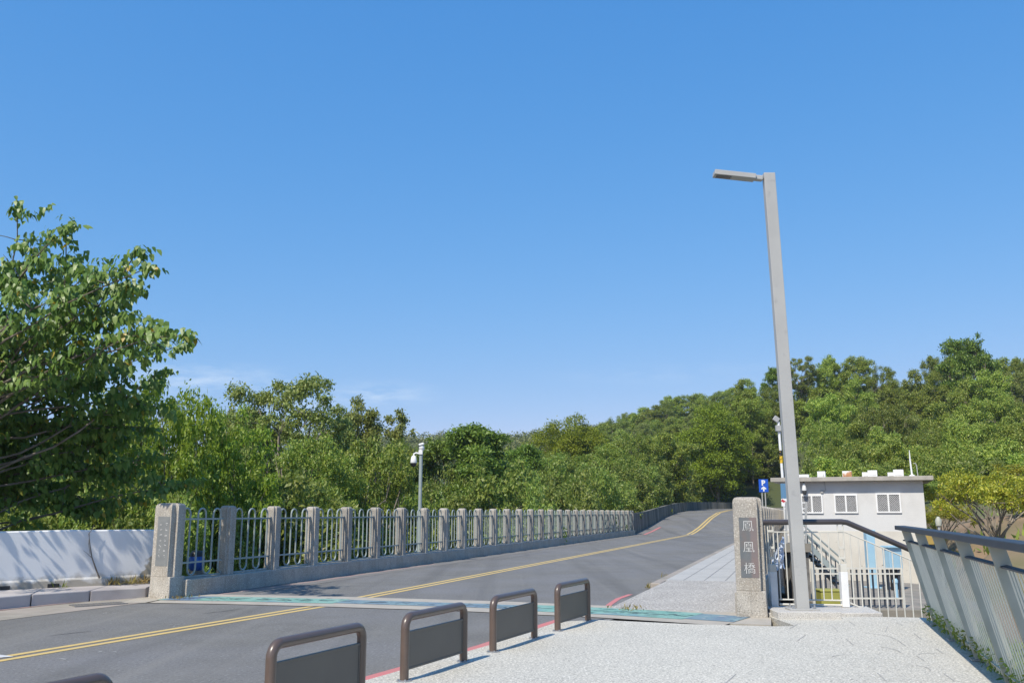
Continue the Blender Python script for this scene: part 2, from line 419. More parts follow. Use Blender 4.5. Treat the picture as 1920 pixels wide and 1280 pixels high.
def text_obj(txt, size, m, parent, loc, rot, name='lettering', ext=.003, bold=0.0):
    cu = bpy.data.curves.new(name, 'FONT')
    cu.body = txt; cu.size = size; cu.extrude = ext; cu.align_x = 'CENTER'; cu.align_y = 'CENTER'; cu.offset = bold
    cu.resolution_u = 3
    tmp = bpy.data.objects.new(name + '_tmp', cu); COL.objects.link(tmp)
    bpy.context.view_layer.update()
    dg = bpy.context.evaluated_depsgraph_get()
    me = bpy.data.meshes.new_from_object(tmp.evaluated_get(dg))
    bpy.data.objects.remove(tmp); bpy.data.curves.remove(cu)
    me.name = name; me.materials.clear(); me.materials.append(m)
    o = link(bpy.data.objects.new(name, me), parent)
    o.location = loc; o.rotation_euler = rot
    return o

# ------------------------------------------------------------------ ground
CP = np.array([
    (0, -20, -3.5), (0, 0, -3.5), (0, 15, -3.5), (-10, 25, -2.6), (-20, 10, -1.0), (-25, 22, -1.5), (-30, 50, -2), (0, 42, -4.5), (5, 60, -3.5), (-10, 70, -3),
    (4, 78, -1.0), (9, 90, .3), (14, 104, 1.0), (-40, 100, 0), (-20, 120, 2), (0, 130, 5), (12, 125, 3.2),
    (18, 80, .4), (17, 76, -.4), (21, 90, .9), (26, 100, 1.2), (32, 110, 1.4), (38, 116, 1.7), (14, 68, -1.2), (20, 68, -.8), (24, 74, 1.2),
    (45, 105, 8), (35, 78, 5), (28, 55, 2.4), (50, 60, 6), (60, 80, 11), (25, 40, 1.6), (18, 30, .9), (13, 25, -1.6), (15, 36, -1.5), (9, 29, -2.6), (12, 34, -2.4),
    (8, 20, -2.8), (10, 15, -2.6), (14, 20, -.9), (30, 25, 2.2), (40, 40, 4.5), (12, 5, -2.6), (20, 14, .2), (30, 0, 1), (-60, 40, -2), (-60, 0, -1),
    (45, 130, 13), (75, 130, 16), (100, 110, 18), (18, 220, 14), (50, 220, 22), (90, 220, 32), (-30, 200, 7), (-90, 200, 5), (60, 170, 18), (30, 150, 8), (0, 170, 9),
    (-45, 400, 24), (-100, 400, 21), (-200, 400, 14), (0, 400, 25), (45, 400, 30), (120, 400, 36), (200, 300, 40), (-300, 200, 4), (300, 100, 24), (180, 130, 20), (140, 160, 24), (0, 560, 20), (300, 500, 40), (-300, 500, 16)], float)
def terrain(x, y):
    x = np.asarray(x, float); y = np.asarray(y, float)
    d2 = (x[..., None] - CP[:, 0]) ** 2 + (y[..., None] - CP[:, 1]) ** 2 + 2.0
    w = d2 ** -1.7
    return (w * CP[:, 2]).sum(-1) / w.sum(-1)
def tz(x, y): return float(terrain(np.array([x]), np.array([y]))[0])

def ground_sheet():
    xs = np.unique(np.concatenate([np.linspace(-600, -60, 24), np.linspace(-60, 80, 94), np.linspace(80, 700, 26)]))
    ys = np.unique(np.concatenate([np.linspace(-60, 0, 10), np.linspace(0, 140, 96), np.linspace(140, 700, 40)]))
    X, Y = np.meshgrid(xs, ys)
    Z = terrain(X, Y)
    V = np.stack([X, Y, Z], -1).reshape(-1, 3)
    nx, ny = len(xs), len(ys)
    F = [(j * nx + i, j * nx + i + 1, (j + 1) * nx + i + 1, (j + 1) * nx + i) for j in range(ny - 1) for i in range(nx - 1)]
    me = bpy.data.meshes.new('ground'); me.from_pydata(V.tolist(), [], F)
    me.polygons.foreach_set('use_smooth', [True] * len(F))
    m = mat('hill_soil', (.20, .135, .08), (.27, .19, .12), .9, .95, bump=.6, bscale=3, big=(.10, .12, .045), bigscale=.22, detail=8)
    nn_, l = m.node_tree.nodes, m.node_tree.links
    p = nn_['Principled BSDF']; src = p.inputs['Base Color'].links[0].from_socket
    t = nn_.new('ShaderNodeTexCoord'); sb = nn_.new('ShaderNodeVectorMath'); sb.operation = 'SUBTRACT'; sb.inputs[1].default_value = (21, 33, 1)
    ln = nn_.new('ShaderNodeVectorMath'); ln.operation = 'LENGTH'; l.new(t.outputs['Object'], sb.inputs[0]); l.new(sb.outputs[0], ln.inputs[0])
    q = nn_.new('ShaderNodeTexNoise'); q.inputs['Scale'].default_value = .3; q.inputs['Detail'].default_value = 6; l.new(t.outputs['Object'], q.inputs['Vector'])
    mm = nn_.new('ShaderNodeMath'); mm.operation = 'MULTIPLY_ADD'; mm.inputs[1].default_value = 14; l.new(q.outputs['Fac'], mm.inputs[0]); l.new(ln.outputs['Value'], mm.inputs[2])
    r = nn_.new('ShaderNodeMapRange'); r.inputs[1].default_value = 22; r.inputs[2].default_value = 26; l.new(mm.outputs[0], r.inputs[0])
    x = nn_.new('ShaderNodeMixRGB'); l.new(r.outputs[0], x.inputs[0]); l.new(src, x.inputs[1]); x.inputs[2].default_value = (.060, .075, .028, 1)      # leaf litter and low green away from the bare slope
    l.new(x.outputs[0], p.inputs['Base Color'])
    me.materials.append(m)
    return tag(link(bpy.data.objects.new('ground', me)), kind='structure')
ground_sheet()

# road: asphalt deck from behind the camera over the bridge and up the slope beyond
ROAD_L, ROAD_R, END_S = -11.05, -3.05, 66.6
joint_c = [G(255, 1122), G(315, 1121.5), G(470, 1124), G(640, 1128), G(900, 1136), G(1160, 1147.5), G(1300, 1156), G(1392, 1162)]
road = MB()
left_near = [Vector((-18.2, -14, 0)), Vector((-9.0, 14.2, 0)), BP(14.9, -11.4)]
right_near = [Vector((-7.5, -14, 0)), Vector((-.9, 9.6, 0)), BP(14.9, -2.6)]
road.prism([left_near[0], right_near[0], right_near[1], right_near[2], left_near[2], left_near[1]], -4.2, 0.0)
road.prism([BP(14.9, -11.5), BP(14.9, -.6), BP(END_S, -.6), BP(END_S, -11.5)], -1.3, 0.0)
EDGE = [(8.8, 66.7, 0), (10.1, 71, .14), (11.4, 75, .40), (14.2, 84, 1.08), (17.0, 93, 1.55), (20.2, 102, 1.82), (24.6, 111, 1.98), (30, 118.5, 2.1), (38, 125, 2.3), (48, 129, 2.6)]
EDGE[0] = tuple(BP(END_S, -11.4))
EL, ER = [], []
for i, e in enumerate(EDGE):
    a = Vector(EDGE[max(i - 1, 0)]); b = Vector(EDGE[min(i + 1, len(EDGE) - 1)]); t = (b - a); t.z = 0; t.normalize()
    if i == 0: t = BD.copy()
    nrm = Vector((t.y, -t.x, 0))
    EL.append((Vector(e) + nrm * .0, nrm)); 
def redge(off, dz=0.0): return [p + n * off + Vector((0, 0, dz)) for p, n in EL]
road.strip(redge(-.6), redge(10.6))
road.strip(redge(10.6), [Vector((p.x, p.y, p.z - 3)) for p in redge(12.0)])
for face_z in (0,):
    pass
struct(road, 'road', M['asphalt'], fix=True)

# walkway slab on the camera's side, its far edge above the stairs
RB = lambda Y: 6.29 - .3115 * (14.09 - Y)          # railing foot line, x at depth Y
walk_poly = [(-7.6, -8), (-3.2, 4.6), (-1.40, 9.06), (-.24, 11.45), (.66, 13.7), (1.26, 13.99), (2.58, 13.45), (3.70, 13.20), (4.02, 13.25), (3.98, 14.43), (5.25, 14.43), (6.32, 14.25), (RB(13) + .1, 13), (RB(9) + .1, 9), (RB(0) + .1, 0), (RB(-8) + .1, -8)]
struct(MB().prism(walk_poly, -4.0, 0.02), 'walkway', M['agg_white'])
# thin inlaid lines in the walkway paving
il = MB()
def inlay(p0, p1, bend=0.0, w=.005):
    a, b = G(*p0, .024), G(*p1, .024)
    t = (b - a); nrm = Vector((-t.y, t.x, 0)).normalized()
    L, Rr = [], []
    for i in range(7):
        u = i / 6; p = a.lerp(b, u) + nrm * bend * math.sin(math.pi * u)
        L.append(p + nrm * w); Rr.append(p - nrm * w)
    il.strip(L, Rr)
for a, b, bd in [((1480, 1178), (1495, 1169), 0), ((1562, 1173), (1571, 1183), 0), ((1592, 1164), (1602, 1171), 0), ((1660, 1184), (1664, 1173), 0), ((1680, 1166), (1692, 1171), 0),
                 ((1620, 1185), (1680, 1198), .1), ((1714, 1187), (1727, 1197), 0), ((1495, 1200), (1511, 1189), 0), ((1683, 1199), (1698, 1210), 0), ((1586, 1196), (1600, 1208), 0),
                 ((1650, 1211), (1690, 1223), .05), ((1722, 1226), (1760, 1224), .06), ((1754, 1214), (1768, 1224), 0), ((1718, 1228), (1734, 1238), 0), ((1690, 1243), (1745, 1256), .1),
                 ((1770, 1262), (1790, 1276), 0), ((1645, 1260), (1662, 1276), 0), ((1560, 1230), (1600, 1226), .05), ((1380, 1262), (1360, 1280), 0), ((1730, 1168), (1745, 1166), 0)]:
    inlay(a, b, bd)
struct(il, 'paving_inlay', mat('inlay_grey', (.36, .35, .33), None), fix=False)
# kerb step under lamp and stairs railing
struct(MB().prism([(3.98, 14.44), (5.75, 14.44), (5.9, 15.5), (3.98, 15.5)], -4.0, .07), 'stair_head_kerb', M['granite'], bevel=.012)

def ribbon(pts, w, z, name, m, off=0.0, kind='structure'):
    mb = MB(); L, Rr = [], []
    for i, p in enumerate(pts):
        a = pts[max(i - 1, 0)]; b = pts[min(i + 1, len(pts) - 1)]
        t = Vector((b[0] - a[0], b[1] - a[1], 0)).normalized(); nrm = Vector((t.y, -t.x, 0))
        q = Vector((p[0], p[1], (p[2] if len(p) > 2 else 0) + z))
        L.append(q + nrm * (off - w / 2)); Rr.append(q + nrm * (off + w / 2))
    mb.strip(L, Rr)
    return tag(mb.build(name, m, fix=False), kind=kind)
def dense(pts, k=10):
    out = []
    for a, b in zip(pts[:-1], pts[1:]):
        a, b = Vector(a), Vector(b)
        out += [a.lerp(b, i / k) for i in range(k)]
    return out + [Vector(pts[-1])]
near_c = [Vector((-13.4, -8, 0)), G(0, 1235), G(635, 1130)]
for o in (-.11, .11):
    ribbon(dense(near_c), .115, .004, 'centre_line', M['yellow'], o)
mid_c = [G(668, 1122.5), G(690, 1118), BP(40, -7.75), BP(END_S + .5, -7.5)]
for o in (-.11, .11):
    ribbon(dense(mid_c), .115, .004, 'centre_line', M['yellow_dull'] if o > 9 else M['yellow'], o)
far_c = [p + n * (4.0) for p, n in EL][:9]
far_c[0] = BP(END_S + .4, -7.5)
for o in (-.15, .15):
    ribbon(dense(far_c, 6), .17, .012, 'centre_line', M['yellow'], o)
ribbon([BP(END_S + .2, -11.3), BP(END_S + .2, -2.5)], .28, .006, 'cross_line', M['whitepaint'])
ribbon(dense([p + n * .75 for p, n in EL][:3], 6), .2, .012, 'red_edge_line', M['red'])
struct(MB().add([G(-60, 1219, .0065), G(26, 1229.5, .0065), G(-2, 1232, .0065), G(-60, 1240, .0065)], [(0, 1, 2, 3)]), 'white_road_mark', M['whitepaint'], fix=False)
# red line along the walkway edge
red_c = [(-4.0, 2.6), (-2.52, 6.45), (-1.52, 9.06), (-.36, 11.45), (.54, 13.7), (.90, 14.55)]
ribbon(dense([Vector((x, y, 0)) for x, y in red_c], 5), .13, .005, 'red_edge_line', M['red'])
ribbon(dense([Vector((x, y, 0)) for x, y in [(1.58, 15.75), (1.72, 16.4), (2.0, 17.5), (2.35, 18.4)]], 5), .10, .005, 'red_edge_line', M['red'])
struct(MB().add([G(1003, 1188, .006), G(1035, 1184, .006), G(1003, 1199, .006), G(930, 1222, .006), G(930, 1215, .006)], [(0, 1, 2, 3, 4)]), 'yellow_paint_patch', M['yellow'], fix=False)
# hairline cracks and pale scuffs on the asphalt
ck = MB(); r4 = random.Random(12)
def crack(pts, w):
    P_ = [G(x, y, .003) for x, y in pts]; L, Q = [], []
    for i, p in enumerate(P_):
        a = P_[max(i - 1, 0)]; b = P_[min(i + 1, len(P_) - 1)]; t = (b - a).normalized(); nn = Vector((t.y, -t.x, 0))
        k = w * r4.uniform(.5, 1.3) * (0.3 if i in (0, len(P_) - 1) else 1)
        L.append(p + nn * k); Q.append(p - nn * k)
    ck.strip(L, Q)
crack([(380, 1150), (400, 1147), (418, 1145.5), (440, 1142), (462, 1139.5)], .012)
crack([(85, 1192), (118, 1188), (140, 1185.5), (175, 1182)], .012)
crack([(330, 1140), (352, 1139.6), (362, 1140.2)], .012)
crack([(905, 1052), (960, 1045), (1010, 1036), (1060, 1030)], .02)
struct(ck, 'asphalt_cracks', mat('crack_dark', (.07, .07, .068), None), fix=False)
sc_ = MB()
for cx, cy, n_ in ((200, 1148, 9), (240, 1145, 5), (208, 1220, 5), (520, 1180, 4), (330, 1170, 4), (126, 1235, 3), (690, 1205, 3), (780, 1090, 4)):
    for _ in range(n_):
        p = G(cx + r4.gauss(0, 8), cy + r4.gauss(0, 1.2), .0032); a = r4.uniform(0, 3.14); t = Vector((math.cos(a), math.sin(a), 0)); nn = Vector((-t.y, t.x, 0)); q = r4.uniform(.02, .07)
        sc_.add([p - t * q, p + nn * q * .2, p + t * q * .8, p - nn * q * .25], [(0, 1, 2, 3)])
struct(sc_, 'asphalt_scuffs', mat('scuff_pale', (.36, .355, .34), None), fix=False)
# expansion joint: mortar band, coloured seal on it
ribbon(dense(joint_c, 6), 1.75, .010, 'joint_mortar_band', M['beige'])
ribbon(dense(joint_c[1:4], 6), .80, .014, 'expansion_joint', M['teal'])
ribbon(dense(joint_c[3:5] + [joint_c[4].lerp(joint_c[5], .35)], 6), .62, .0142, 'expansion_joint', M['jointblue'])
ribbon(dense([joint_c[4].lerp(joint_c[5], .35)] + joint_c[5:7], 6), .95, .014, 'expansion_joint', M['teal'])
ribbon(dense([joint_c[6], joint_c[7]], 6), .8, .0142, 'expansion_joint', M['jointblue'])
fk = MB(); r3 = random.Random(3); jd = dense(joint_c[1:7], 30)
for i in range(len(jd) - 1):
    if r3.random() < .35: continue
    for _ in range(2):
        p = jd[i].lerp(jd[i + 1], r3.random()); t = (jd[i + 1] - jd[i]).normalized(); nn = Vector((t.y, -t.x, 0))
        c = p + nn * r3.gauss(0, .10 + .12 * (r3.random() < .25)) + Vector((0, 0, .0165)); a = r3.uniform(.03, .15); b = r3.uniform(.008, .03)
        fk.add([c - t * a, c + nn * b - t * a * .3, c + t * a + nn * r3.uniform(-.02, .02), c - nn * b + t * a * .2], [(0, 1, 2, 3)])
struct(fk, 'joint_cracks', mat('joint_crack', (.055, .085, .09), (.08, .10, .13), 3, .8), fix=False)
struct(MB().prism([G(1150, 1136), G(1395, 1149), G(1446, 1152), G(1446, 1172), G(1395, 1170), G(1330, 1168), G(1330, 1148)], -.5, .0075), 'joint_apron', M['beige'])
# gutter with faint red edge, raised footway on the left
kerb_l = [Vector((-15.0, -2, 0)), Vector((-8.54, 15.53, 0)), Vector((-7.3, 18.2, 0))]
gut = [Vector((-13.4, -2, 0)), Vector((-7.7, 14.03, 0)), Vector((-6.3, 17.6, 0))]
gm = MB(); gm.strip([p + Vector((0, 0, .005)) for p in kerb_l], [p + Vector((0, 0, .005)) for p in gut]); struct(gm, 'gutter', M['gutter'], fix=False)
ribbon(dense(kerb_l, 6), .10, .0115, 'faded_red_line', M['red_faint'], .08)
ribbon(dense([BP(15.3, -11.0), BP(19, -10.95), BP(27, -10.95)], 6), .12, .006, 'faded_red_line', M['red_faint'])
ribbon(dense([BP(15.4, -10.75), BP(24, -10.75), BP(END_S, -10.8)], 6), .5, .005, 'gutter', mat('gutter_dust', (.20, .185, .165), (.16, .155, .15), 2, .95))
WR, WL = Vector((-7.12, 18.93, 0)), Vector((-9.4, 16.75, 0))   # white wall foot line
wd = (WL - WR).normalized()
W_FAR = WR + wd * 9.0
# footway slab in three pieces with open joints
fw = MB()
ks = [Vector((-6.98, 17.72, 0)), Vector((-7.72, 16.95, 0)), Vector((-8.32, 16.05, 0)), Vector((-8.95, 14.5, 0)), Vector((-10.6, 10.0, 0)), Vector((-13, 3.5, 0))]
ws = [WR + wd * .15, WR + wd * 1.1, WR + wd * 2.3, WR + wd * 4.2, WR + wd * 8.5, WR + wd * 14]
for i in range(5):
    a, b = ks[i], ks[i + 1]; g = (b - a).normalized() * .012
    fw.prism([a + g, b - g, ws[i + 1], ws[i]], -1.0, [.19 + .01 * i, .20 + .01 * i, .20 + .01 * i, .19 + .01 * i])
struct(fw, 'footway', M['kerb'], bevel=.02)

# white parapet wall
ww = empty('parapet_wall', (WR.x, WR.y, .17), math.atan2(wd.y, wd.x), 'low white painted parapet wall with peeling paint, left of the footbridge end pillar', 'wall')
n = 40; prof = []
wm = MB(); L0, L1 = [], []
secs = [(0.0, .02), (.34, .012), (.40, 0), (.95, -.0), (1.075, -.005), (1.09, -.03)]
for i in range(n + 1):
    x = .06 + 14 * (i / n) ** 1.4
    top = .01 * math.sin(x * 1.3) + (.012 if x > 1.7 else 0)
    ring = []
    # local +y faces the road when wd is local x (the road lies to the left of wd); sign set below
    for z, y in [(-.3, .05), (0.0, .05), (.16, .03), (.20, 0.0), (1.06 + top, 0), (1.08 + top, -.02), (1.08 + top, -.20), (1.06 + top, -.22), (-.3, -.22)]:
        ring.append((x, y, z))
    L0.append(ring)
vsx = [p for r in L0 for p in r]; k = 9
fs = [(i * k + j, i * k + (j + 1) % k, (i + 1) * k + (j + 1) % k, (i + 1) * k + j) for i in range(n) for j in range(k)]
fs += [tuple(range(k)), tuple(range(n * k, n * k + k))]
wm.add(vsx, fs); wm.build('wall_body', M['white_wall'], ww)
for px, py in ((99, 1090), (6, 1097)):
    q = onplane(px, py, WR, WL); x = (Vector((q.x, q.y, 0)) - WR).dot(wd)
    MB().box((x, .035, .075), (.20, .045, .075)).build('drain_hole', M['black'], ww)

# iron grate in the gutter
ga, gb = G(130, 1134, .012), G(228, 1128, .012)
gt = (gb - ga).normalized(); gn = Vector((gt.y, -gt.x, 0))
gr = MB()
for i in range(18):
    c = ga + gt * (gb - ga).length * (i + .5) / 18
    gr.box(c + gn * .16, (.018, .36, .014), gt, gn)
for u in (-.02, .34): gr.bar(ga + gn * u, gb + gn * u, .03, .016)
tag(gr.build('drain_grate', M['grate']), 'flat iron drain grate set in the gutter below the footway', 'grate')

# bridge footway on the right: pebble ramp, then grey tiles with a kerb
sw = MB()
T0, T1 = -3.0, -.9
s0, s1, zr = 15.45, 20.3, .15
sw.add([BP(s0, T0 - .1, .012), BP(s0, T1, .012), BP(s1, T1, zr), BP(s1, T0 + .25, zr), BP(s0, T0 - .1, -.5), BP(s0, T1, -.5), BP(s1, T1, -.5), BP(s1, T0 + .25, -.5)],
       [(0, 1, 2, 3), (7, 6, 5, 4), (0, 3, 7, 4), (1, 5, 6, 2), (0, 4, 5, 1), (3, 2, 6, 7)])
struct(sw, 'footway_ramp', M['agg_ramp'])
struct(MB().prism([BP(s1, T0 + .2), BP(s1, T1), BP(END_S, T1), BP(END_S, T0 + .2)], -.5, zr), 'bridge_footway', M['tile'])
tg = MB()
for t in (-2.42, -1.98, -1.54, -1.10): tg.strip([BP(s1 + .02, t - .007, zr + .003), BP(END_S, t - .007, zr + .003)], [BP(s1 + .02, t + .007, zr + .003), BP(END_S, t + .007, zr + .003)])
for q in range(1, 40):
    s = s1 + q * 1.1
    tg.strip([BP(s, T0 + .3, zr + .0025), BP(s, T1 - .02, zr + .0025)], [BP(s + .008, T0 + .3, zr + .0025), BP(s + .008, T1 - .02, zr + .0025)])
struct(tg, 'tile_joints', M['tilegap'], fix=False)
kb = MB()
for q in range(24):
    a = s1 - .8 + q * 2.0
    kb.prism([BP(a + .01, T0 - .02), BP(a + .01, T0 + .19), BP(a + 1.99, T0 + .19), BP(a + 1.99, T0 - .02)], -.4, zr - .012)
struct(kb, 'footway_kerb', M['gutter'], bevel=.02)

# ------------------------------------------------------------------ bridge pillars and balustrades
def notched(ax, ay, nx, ny):
    """plan with the four corners cut back, local x along the bridge, y across it"""
    return [(-ax + nx, -ay), (ax - nx, -ay), (ax - nx, -ay + ny), (ax, -ay + ny), (ax, ay - ny), (ax - nx, ay - ny), (ax - nx, ay), (-ax + nx, ay), (-ax + nx, ay - ny), (-ax, ay - ny), (-ax, -ay + ny), (-ax + nx, -ay + ny)]
def stack(mb, polys):
    """polys: list of (poly, z); consecutive rings of equal count joined"""
    vs = []; fs = []; k = len(polys[0][0])
    for poly, z in polys: vs += [(x, y, z) for x, y in poly]
    for i in range(len(polys) - 1):
        fs += [(i * k + j, i * k + (j + 1) % k, (i + 1) * k + (j + 1) % k, (i + 1) * k + j) for j in range(k)]
    fs += [tuple(range(k))[::-1], tuple(range((len(polys) - 1) * k, len(polys) * k))]
    return mb.add(vs, fs)
def scaled(poly, f): return [(x * f, y * f) for x, y in poly]
BROT = math.pi / 2 - BAZ
def pillar(loc, label, chars, panel_side):
    e = empty('bridge_pillar', loc, BROT, label, 'pillar', 'end pillars of the bridge')
    ax, ay, h = .215, .222, 1.775 if not chars else 1.84
    b = MB()
    full = [(-ax - .002, -ay - .002), (0, -ay - .002), (ax + .002, -ay - .002), (ax + .002, 0), (ax + .002, ay + .002), (0, ay + .002), (-ax - .002, ay + .002), (-ax - .002, 0)]
    stack(b, [(scaled(full, 1.05), -.4), (scaled(full, 1.045), .05), (scaled(full, 1.0), .30), (full, .40)])
    b.build('pillar_base', M['agg'], e, bevel=.012)
    s = MB(); nx, ny = .12, .065
    p = [(-ax + nx, -ay), (ax - nx, -ay), (ax - nx, -ay + ny), (ax, -ay + ny), (ax, ay), (-ax, ay), (-ax, -ay + ny), (-ax + nx, -ay + ny)]
    def dome(f): return scaled(p, f)
    stack(s, [(p, .40), (p, h - .09), (dome(.965), h - .045), (dome(.86), h - .012), (dome(.6), h)])
    s.build('pillar_shaft', M['agg'], e, bevel=.008)
    # dark inscription panel on the face that meets traffic (-x local)
    pw, z0, z1 = .27, .60, 1.52
    MB().box((-ax + .002, 0, (z0 + z1) / 2), (.012, pw, z1 - z0)).build('inscription_panel', M['panel' if chars else 'panelgrey'], e)
    rot = (math.pi / 2, 0, -math.pi / 2)
    if chars:
        for i, c in enumerate(chars):
            text_obj(c, .185, M['engrave'], e, (-ax - .007, 0, 1.38 - i * .325), rot, 'character', .003, -.0022)
    else:
        mk = MB()
        for cx in (.055, -.055):
            for i in range(7):
                z = 1.38 - i * .1
                for q in range(4):
                    mk.box((-ax - .0055, cx + random.uniform(-.018, .018), z + random.uniform(-.022, .022)), (.003, random.choice((.03, .016, .004)), random.choice((.004, .012))))
        mk.build('worn_inscription', M['engrave'], e)
    return e
PL = BP(14.95, -11.57); PR = Vector((3.78, 14.62, 0))
pillar(PL, 'grey pebble concrete end pillar with worn panel, between white wall and railing', '', 1)
pillar(PR, 'tall pebble concrete end pillar with three large engraved characters on a dark panel, beside the lamp pole', '鳳凰橋', 1)

PITCH_S = 1.772
def balustrade(name, s_first, t, count, side, label, skip0=True, detail_to=99):
    e = empty(name, BP(s_first, t), BROT, label, 'railing', 'concrete and tube railings of the bridge')
    # local: x along bridge, y left of it;  side = +1 -> road lies toward -y
    L = count * PITCH_S
    pl = MB(); sg = -1 if side > 0 else 1
    pl.add(*box_data((L / 2 + .1, sg * .035, -.05), (L - .25, .40, .76)))
    pl.build('plinth', M['agg'], e, bevel=.015)
    ax, ay = .16, .135
    p = notched(ax, ay, .055, .04)
    post0 = None; pan0 = None
    for k in range(1, count + 1):
        if post0 is None:
            s = MB(); stack(s, [(p, .30), (p, 1.655), (scaled(p, .95), 1.70), (scaled(p, .8), 1.73), (scaled(p, .55), 1.74)])
            post0 = s.build('post', M['agg'], e, bevel=.006); o = post0
        else:
            o = post0.copy(); link(o, e)
        o.location = (k * PITCH_S, 0, 0)
    for k in range(count):
        if pan0 is None:
            m_ = MB(); x0, x1 = .14, PITCH_S - .14
            pit = (x1 - x0) / 6; xs = [x0 + pit * (i + .5) for i in range(6)]
            r = .019
            pts = [(x0 - .02, 0, .62), (x0 + .02, 0, .50)]
            for a in np.linspace(math.pi * 1.5, 2 * math.pi, 5)[1:]:
                pass
            zt, zb = 1.68 - pit / 2, .385 + pit / 2
            for i in range(0, 6, 2):      # arches
                c = (xs[i] + xs[i + 1]) / 2
                arc = [(c - pit / 2 * math.cos(a), 0, zt + pit / 2 * math.sin(a)) for a in np.linspace(0, math.pi, 9)]
                m_.tube([(xs[i], 0, zb)] + arc + [(xs[i + 1], 0, zb)], r, 8)
            for i in (1, 3):              # lower loops
                c = (xs[i] + xs[i + 1]) / 2
                m_.tube([(c - pit / 2 * math.cos(a), 0, zb - pit / 2 * math.sin(a)) for a in np.linspace(0, math.pi, 9)], r, 8)
            for c, a0, a1 in ((xs[0] - pit / 2, 0, math.pi / 2), (xs[5] + pit / 2, math.pi, math.pi / 2)):
                m_.tube([(c + pit / 2 * math.cos(a), 0, zb - pit / 2 * math.sin(a)) for a in np.linspace(a0, a1, 6)], r, 8)
            for z in (1.47, .63): m_.box((PITCH_S / 2, 0, z), (PITCH_S - .26, .03, .034))
            m_.box((PITCH_S / 2, 0, .355), (PITCH_S - .26, .04, .03))
            pan0 = m_.build('railing_panel', M['fence_metal'], e, smooth=True); o = pan0
        else:
            o = pan0.copy(); link(o, e)
        o.location = (k * PITCH_S, 0, 0)
    return e
def box_data(c, size):
    t = MB().box(c, size); return t.v, t.f
balustrade('bridge_railing', 14.9, -11.49, 29, 1, 'long railing of looped grey tubes between concrete posts along the far side of the road')
balustrade('bridge_railing', 14.98 + .1, -.78, 29, -1, 'bridge railing with concrete posts receding behind the pillar of three characters')

# mossy retaining wall beyond the bridge
rw = MB(); hts = [1.55, 1.42, 1.3, 1.05, .95, .92, .85, .75, .72, .7]
EF = [p + n * -.15 for p, n in EL]; EB = [p + n * -.55 for p, n in EL]
for i in range(len(EF) - 1):
    for q in range(4):
        u0, u1 = q / 4, (q + 1) / 4
        f0, f1 = EF[i].lerp(EF[i + 1], u0), EF[i].lerp(EF[i + 1], u1); b0, b1 = EB[i].lerp(EB[i + 1], u0), EB[i].lerp(EB[i + 1], u1)
        h0, h1 = hts[i] + (hts[i + 1] - hts[i]) * u0, hts[i] + (hts[i + 1] - hts[i]) * u1
        z = Vector((0, 0, 1))
        lean = .28
        vs_ = [f0 - z, f1 - z, b1 - z, b0 - z, f0.lerp(b0, lean) + z * h0, f1.lerp(b1, lean) + z * h1, b1 + z * h1, b0 + z * h0]
        rw.add(vs_, [(0, 1, 5, 4), (4, 5, 6, 7), (2, 3, 7, 6)])
def mossmat():
    m = M['mosswall']; n, l = m.node_tree.nodes, m.node_tree.links
    for q in n:
        if q.type == 'TEX_NOISE':
            mp_ = n.new('ShaderNodeMapping'); mp_.inputs['Scale'].default_value = (1.2, 1.2, .12)
            t = [x for x in n if x.type == 'TEX_COORD'][0]
            l.new(t.outputs['Object'], mp_.inputs[0]); l.new(mp_.outputs[0], q.inputs['Vector'])
mossmat()
tag(rw.build('retaining_wall', M['mosswall'], fix=False), 'dark mossy roadside retaining wall curving up the slope beyond the bridge', 'wall')

# ------------------------------------------------------------------ brown hoop barriers
b_dir = Vector((1.15 + 1.03, 13.89 - 9.01, 0)).normalized()
b_rot = math.atan2(b_dir.y, b_dir.x)
def barrier():
    e = empty('hoop_barrier', (0, 0, 0), 0, 'x', 'barrier', 'brown hoop barriers along the walkway edge')
    L, h, r, rc = 1.24, .585, .043, .10
    pts = [(0, 0, .0)] + [(rc - rc * math.cos(a), 0, h - rc + rc * math.sin(a)) for a in np.linspace(0, math.pi / 2, 8)] + \
          [(L - rc + rc * math.sin(a), 0, h - rc + rc * math.cos(a)) for a in np.linspace(0, math.pi / 2, 8)] + [(L, 0, 0)]
    MB().tube(pts, r, 14).build('hoop', M['brown'], e, smooth=True)
    MB().box((L / 2, 0, .275), (L - .075, .022, .33)).build('panel', M['taupe'], e, bevel=.003)
    fr = MB()
    for z in (.44, .105): fr.box((L / 2, 0, z), (L - .08, .035, .02))
    for x in (.052, L - .052): fr.box((x, 0, .275), (.014, .035, .31))
    fr.each('frame_bar', M['taupe'], e, bevel=.003)
    for x in (0, L):
        f = MB().lathe([(.075, .0), (.075, .008), (.05, .012)], (x, 0, 0), 16); 
        fo = f.build('foot_plate', M['steel'], e, smooth=True)
        bo = MB()
        for a in (40, 140, 220, 320): bo.lathe([(.009, .008), (.009, .022), (.004, .024)], (x + .063 * math.cos(R(a)), .063 * math.sin(R(a)), 0), 6)
        bo.each('bolt', M['steel'], fo)
    return e
bar_specs = [((-1.03, 9.01), 'brown hoop barrier, third from the right, panel edge against the red line'), ((-1.84, 7.18), 'large brown hoop barrier at the bottom edge, its feet out of sight'),
             ((-.22, 10.82), 'brown hoop barrier beside the yellow paint patch on the red line'), ((.62, 12.68), 'smallest brown hoop barrier, nearest the teal joint, its panel tinted green'),
             ((-2.98, 4.65), 'brown hoop barrier in the bottom left corner with only its top bar showing')]
b0 = barrier()
